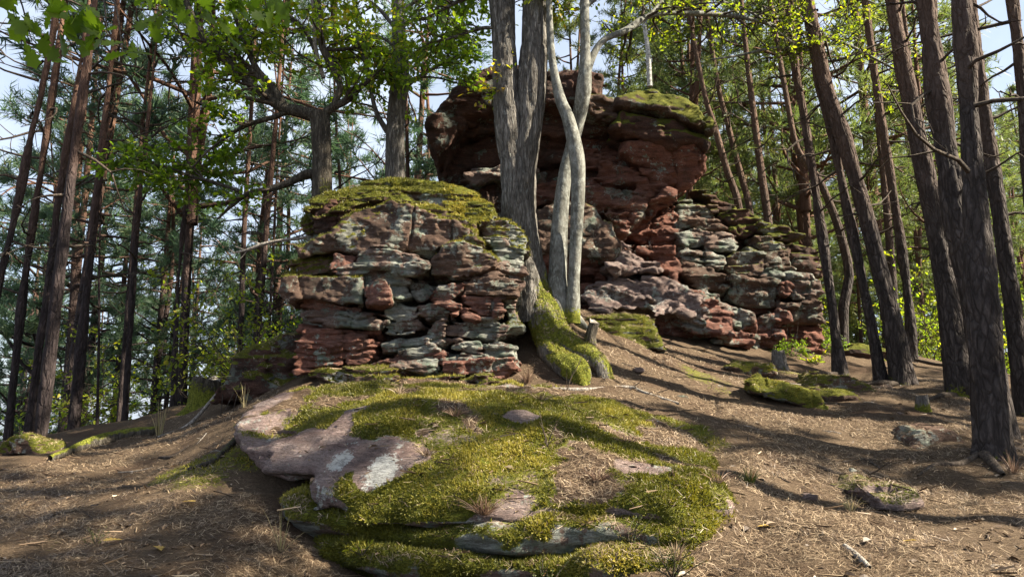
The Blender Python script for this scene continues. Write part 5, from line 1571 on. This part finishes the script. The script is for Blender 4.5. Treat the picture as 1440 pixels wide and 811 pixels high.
stick('fallen_branch', 'bleached white crooked branch lying behind the great boulder at the foot of the mossy roots', 'branch', [(690, 548, 7.4), (760, 546, 7.5), (820, 546, 7.5), (882, 539, 7.8), (905, 552, 7.6), (955, 575, 7.3)], [.018, .024, .022, .018, .010], DEAD_M, sub=[(.5, .25, .5), (.7, .3, .8)], bark=.004)
stick('fallen_log', 'long mossy fallen trunk along the crest of the slope on the left', 'log', [(222, 604, 8.8), (180, 616, 8.7), (130, 628, 8.5), (70, 648, 8.0)], [.075, .08, .07, .05], OAKD_M, bark=.012, seg=18, moss=.75)
stick('fallen_branch', 'thin dry stick lying across the top of the left slope beside the grass tuft', 'branch', [(306, 588, 8.8), (265, 598, 8.6), (222, 610, 8.4)], [.025, .022, .012], DEAD_M)
stick('fallen_branch', 'short dark curved branch on the needles below the mossy fallen trunk', 'branch', [(225, 628, 7.4), (245, 634, 7.3), (266, 622, 7.5)], [.014, .018, .008], TWIG_M)
stick('fallen_branch', 'dark forked branch half buried in the middle of the path', 'branch', [(1150, 664, 5.6), (1185, 668, 5.5), (1225, 672, 5.4), (1250, 684, 5.2)], [.018, .022, .02, .01], TWIG_M, sub=[(.6, .3, .2)])
stick('fallen_branch', 'grey stick pointing up the path from the bottom edge of the view', 'branch', [(1188, 765, 4.0), (1205, 785, 3.85), (1225, 815, 3.6)], [.016, .018, .014], DEAD_M)
stick('fallen_branch', 'thin dark branch lying among needles left of the nearest big pine', 'branch', [(1185, 645, 6.1), (1215, 640, 6.2), (1240, 648, 6.0)], [.012, .014, .006], TWIG_M, sub=[(.4, .2, .2)])
stick('fallen_branch', 'pole leaning low against the bank behind the reddish pine', 'branch', [(1288, 508, 12.5), (1310, 520, 12.0), (1336, 532, 11.5)], [.03, .03, .025], TWIG_M, lift=3)
stick('fallen_branch', 'mossy crooked root-like branch in the hollow left of the great boulder', 'branch', [(330, 640, 6.6), (300, 668, 6.0), (262, 676, 5.9)], [.03, .028, .01], OAKD_M, moss=.5)
stick('root', 'bare dark root running out from the nearest big pine over the path', 'root', [(1384, 640, 6.2), (1400, 660, 6.0), (1412, 672, 5.8)], [.05, .04, .015], TWIG_M)
for lab, pts, r0 in [('bare root snaking left from the broad leaning pine', [(1262, 532, 10.1), (1238, 540, 9.9), (1210, 538, 9.8)], .05),
                     ('short root gripping the slope below the reddish pine', [(1342, 556, 9.3), (1325, 566, 9.1), (1306, 566, 9.0)], .05),
                     ('thin root crossing the slope left of the slender ledge-end pine', [(1176, 530, 10.9), (1150, 538, 10.4), (1118, 540, 10.0)], .035),
                     ('knobbly root emerging left of the nearest big pine', [(1380, 645, 6.3), (1350, 655, 6.1), (1315, 652, 6.1), (1290, 660, 5.9)], .035)]:
    stick('root', lab, 'root', pts, [r0, r0 * .8, r0 * .3], TWIG_M, lift=.1)
for i in range(46):
    px, py = rng.uniform(20, 1420), rng.uniform(600, 800)
    Y = 1.5 / max(.12, (py - 480) / 955 * .9)
    Y = min(Y, 8.5)
    a = rng.uniform(0, 6.28); L = rng.uniform(10, 45)
    p = at(px, py, Y)
    pts = [(px + math.cos(a) * L * k, py, Y + math.sin(a) * .004 * L * k) for k in (-.6, 0, .6)]
    stick('twig', 'thin dry twig dropped on the brown needles', 'twig', pts, [.005, .006, .002], TWIG_M if i % 3 else DEAD_M, 'twigs on the needle floor', sub=[(.5, .07, .4)] if i % 2 else (), seg=5)


# stumps
def stump(label, px, py, Y, wpx, hpx, mat, seed, moss=.3, lean=0.0):
    b = on_ground(px, py, Y); r = wpx / FPX * Y * .5; H = hpx / FPX * Y
    t = empty('tree_stump', b, label, 'stump')
    m = MB(); m.tube(np.array([b - [0, 0, .12], b + [lean * .3, 0, H * .3], b + [lean, 0, H]]), [r * 1.15, r, r * .9], 26, 16, 0, r * .12, 12, seed, (.4, .12, 4, seed))
    V, F, Av = m.arrays()
    hi = V[:, 2] > b[2] + H * .55
    ang = np.arctan2(V[:, 1] - b[1], V[:, 0] - b[0])
    V[hi, 2] += (V[hi, 2] - b[2] - H * .55) * (.12 * np.sin(ang[hi] * 2 + seed) + .18 * noise(ang[hi] * 3, 0 * ang[hi], 0 * ang[hi] + seed, seed))
    put('trunk', V, F, mat, t, {'moss': np.clip(moss * (1.3 - (V[:, 2] - b[2]) / H) + .2 * noise(V[:, 0] * 8, V[:, 1] * 8, V[:, 2] * 8, seed), 0, 1)})
    ring = V[-26:]; c = ring.mean(0) - [0, 0, H * .12]
    put('broken_top', np.vstack([ring * .985 + c * .015, c]), np.array([(k, (k + 1) % 26, 26) for k in range(26)]), DEAD_M, t, {'moss': np.zeros(27)})
    return t


stump('short grey weathered stump at the foot of the rock ledge', 1095, 503, 10.8, 18, 22, STUMP_M, 1)
stump('rotten pale stump with a mossy flank beside the path behind the flat rock', 1298, 574, 8.4, 18, 20, STUMP_M, 2, .5)
stump('old broken stump wrapped in moss at the head of the left slope', 292, 530, 10.5, 40, 40, OAKD_M, 5, .9)
stump('leaning broken stub of dead wood at the foot of the beech', 828, 462, 8.9, 14, 30, OAKD_M, 6, .3, .08)


# grasses, sprigs, leaves
def tuft_of(name, label, cat, px, py, Y, n, H, spread, mat, width=.004, group=None, droop=.5):
    b = on_ground(px, py, Y); t = MB()
    for i in range(n):
        a = rng.uniform(0, 6.28); e = spread * rng.random()
        d = np.array([math.cos(a) * e, math.sin(a) * e, 1]); L = H * rng.uniform(.5, 1.1)
        p0 = b + np.array([math.cos(a), math.sin(a), 0]) * .03 * rng.random()
        pts = [p0 + d * L * k - np.array([0, 0, droop * L * k ** 3 * e]) for k in (0, .33, .66, 1)]
        s_ = np.cross(d, rng.normal(size=3)); s_ /= np.linalg.norm(s_)
        w_ = [width, width, width * .7, width * .15]
        V = np.array([q + s_ * ww * sg for q, ww in zip(pts, w_) for sg in (-1, 1)])
        t.add(V, [(0, 1, 3, 2), (2, 3, 5, 4), (4, 5, 7, 6)], None, np.full(8, np.clip(.5 + .25 * rng.normal(), 0, 1)))
    return tag(t.put(name, mat, None, 'v', False), label, cat, group)


tuft_of('grass_tuft', 'tuft of tall dry yellow grass at the end of the fallen trunk on the left', 'grass tuft', 225, 598, 8.6, 26, .42, .35, GRASS_M)
tuft_of('grass_tuft', 'few dry grass stalks in front of the leaning dark mossy rock', 'grass tuft', 345, 556, 8.0, 9, .34, .5, GRASS_M, .003)
tuft_of('grass_tuft', 'bent dry grass stalks in the hollow under the left side of the great boulder', 'grass tuft', 395, 765, 4.5, 12, .36, 1.2, GRASS_M, .002)
tuft_of('grass_tuft', 'wiry dry grass at the foot of the outcrop beside the mossy roots', 'grass tuft', 742, 520, 7.9, 60, .20, 1.1, RUST_M, .003)
tuft_of('grass_tuft', 'green grass blades in the shaded dip right of the great boulder', 'grass tuft', 1055, 690, 4.9, 70, .14, .9, HEATH_M, .002)
tuft_of('grass_tuft', 'dry grass clump at the front edge of the half-buried path rock', 'grass tuft', 1196, 706, 4.8, 34, .14, .9, GRASS_M, .002)
tuft_of('grass_tuft', 'heap of dry brown needles caught on the front lip of the great boulder', 'needle heap', 680, 722, 4.45, 160, .13, 1.8, RUST_M, .0022, droop=.2)
tuft_of('grass_tuft', 'dry brown grass at the foot of the nearest big pine', 'grass tuft', 1425, 655, 5.9, 50, .2, 1.1, RUST_M, .003)
for i, (px, py, Y, n, H) in enumerate([(560, 590, 6.0, 60, .08), (640, 625, 5.3, 70, .09), (760, 600, 5.8, 60, .09), (880, 640, 5.2, 70, .08), (600, 665, 4.9, 60, .08), (840, 690, 4.6, 80, .10), (950, 760, 4.0, 70, .10), (1010, 700, 4.6, 40, .1)]):
    tuft_of('needle_clump', 'clump of dry brown needles ' + ['in moss high on the great boulder, left of centre', 'in the middle of the great boulder', 'beside the bare stone patch near the dead sprig', 'in moss right of the dead sprig', 'close above the left front lip of the great boulder', 'above the front lip right of the needle heap', 'at the bottom right foot of the great boulder', 'on the right flank of the great boulder'][i], 'needle clump', px, py, Y, n, H, 2.2, RUST_M if i % 2 else LITTER_M, .0018, 'needle clumps on the great boulder', .2)


def sprig(label, px, py, Y, n, H, mat, lsize, name='heather', cat='heather', spread=.5, leaves=26, group=None):
    b = on_ground(px, py, Y); t = empty(name, b, label, cat, group)
    st, lf = MB(), MB()
    for i in range(n):
        P, _ = wander(b, (rng.normal() * spread, rng.normal() * spread, 1), H * rng.uniform(.5, 1.1), 5, .2)
        st.tube(P, [.004, .0015], 4)
        ts = rng.uniform(.15, 1, leaves)
        pos = np.array([along(P, min(x, .999))[0] for x in ts]); D = (P[-1] - P[0])[None] / H + rng.normal(size=(leaves, 3)) * .6
        stamp(lf, LEAF_V * [1, .6, 1], LEAF_T, pos, D, lsize * rng.uniform(.6, 1.2, leaves), np.clip(.5 + .25 * rng.normal(size=leaves), 0, 1))
    st.put('stems', TWIG_M, t, 'moss'); lf.put('foliage', mat, t)
    return t


sprig('wiry green heather sprigs at the bottom edge in front of the great boulder', 945, 790, 3.75, 12, .24, HEATH_M, .014, leaves=60)
sprig('heather with reddish tips right beside the front lip of the great boulder', 885, 735, 4.15, 8, .22, HEATH_M, .014, leaves=60)
sprig('green heather stems rising in front of the lowest beds of the great boulder', 770, 800, 3.9, 9, .26, HEATH_M, .014, leaves=60)
sprig('small heather on the left foreground slope', 135, 755, 4.6, 8, .16, HEATH_M, .012, leaves=40)
sprig('seedling with a few round bright green leaves on the front lip of the great boulder', 512, 738, 4.45, 4, .10, LITLEAF_M, .045, 'seedling', 'seedling', .7, 4)
sprig('bare dead sprig standing on the middle of the great boulder', 770, 650, 5.0, 3, .34, RUST_M, .012, 'dead_sprig', 'sprig', .15, 6)
sprig('pale dead twig standing below the mossy roots', 798, 545, 7.4, 3, .5, RUST_M, .01, 'dead_sprig', 'sprig', .35, 2)
sprig('bright yellow fern-like plant at the right foot of the ledge', 1150, 508, 11.6, 10, .35, LITLEAF_M, .10, 'fern', 'fern', .9, 12)
sprig('rusty dry heather tuft on the ledge top close under the tower cap', 1030, 292, 13.2, 30, .55, RUST_M, .05, leaves=40)
sprig('rusty dry heather tuft on the ledge top above the mossy block', 1052, 300, 13.0, 26, .5, RUST_M, .05, leaves=40)
sprig('rusty dry heather at the far end of the ledge behind the slender pine', 1135, 338, 12.8, 30, .45, RUST_M, .05, leaves=40)
sprig('tiny dry heather sprigs on the right end of the mossy cap', 690, 290, 8.5, 10, .22, RUST_M, .02, leaves=20)
sprig('bare sapling stem standing against the ledge blocks', 1100, 360, 12.2, 3, 1.1, RUST_M, .02, 'dead_sprig', 'sprig', .12, 3)

# fallen broad leaves
for i, (px, py, Y, lab) in enumerate([(1065, 735, 4.35, 'curled yellow oak leaf lying right of the great boulder'), (225, 795, 4.1, 'orange fallen leaf near the bottom edge on the left'), (172, 765, 4.5, 'yellowish fallen leaf on the left foreground needles'), (255, 712, 5.1, 'pale fallen leaf in the dark hollow on the left'), (560, 545, 7.2, 'brown fallen leaf on the back of the great boulder'), (1290, 770, 4.1, 'dry fallen leaf on the path at the bottom right')]):
    b = on_ground(px, py, Y, .02); m = MB()
    stamp(m, OAKL_V, OAKL_T, b[None], np.array([[math.cos(i * 2.), math.sin(i * 2.) * .6, .15]]), np.array([.11]), np.array([.3 + .1 * i]), flat=.25)
    tag(m.put('fallen_leaf', YLEAF_M, None), lab, 'leaf')
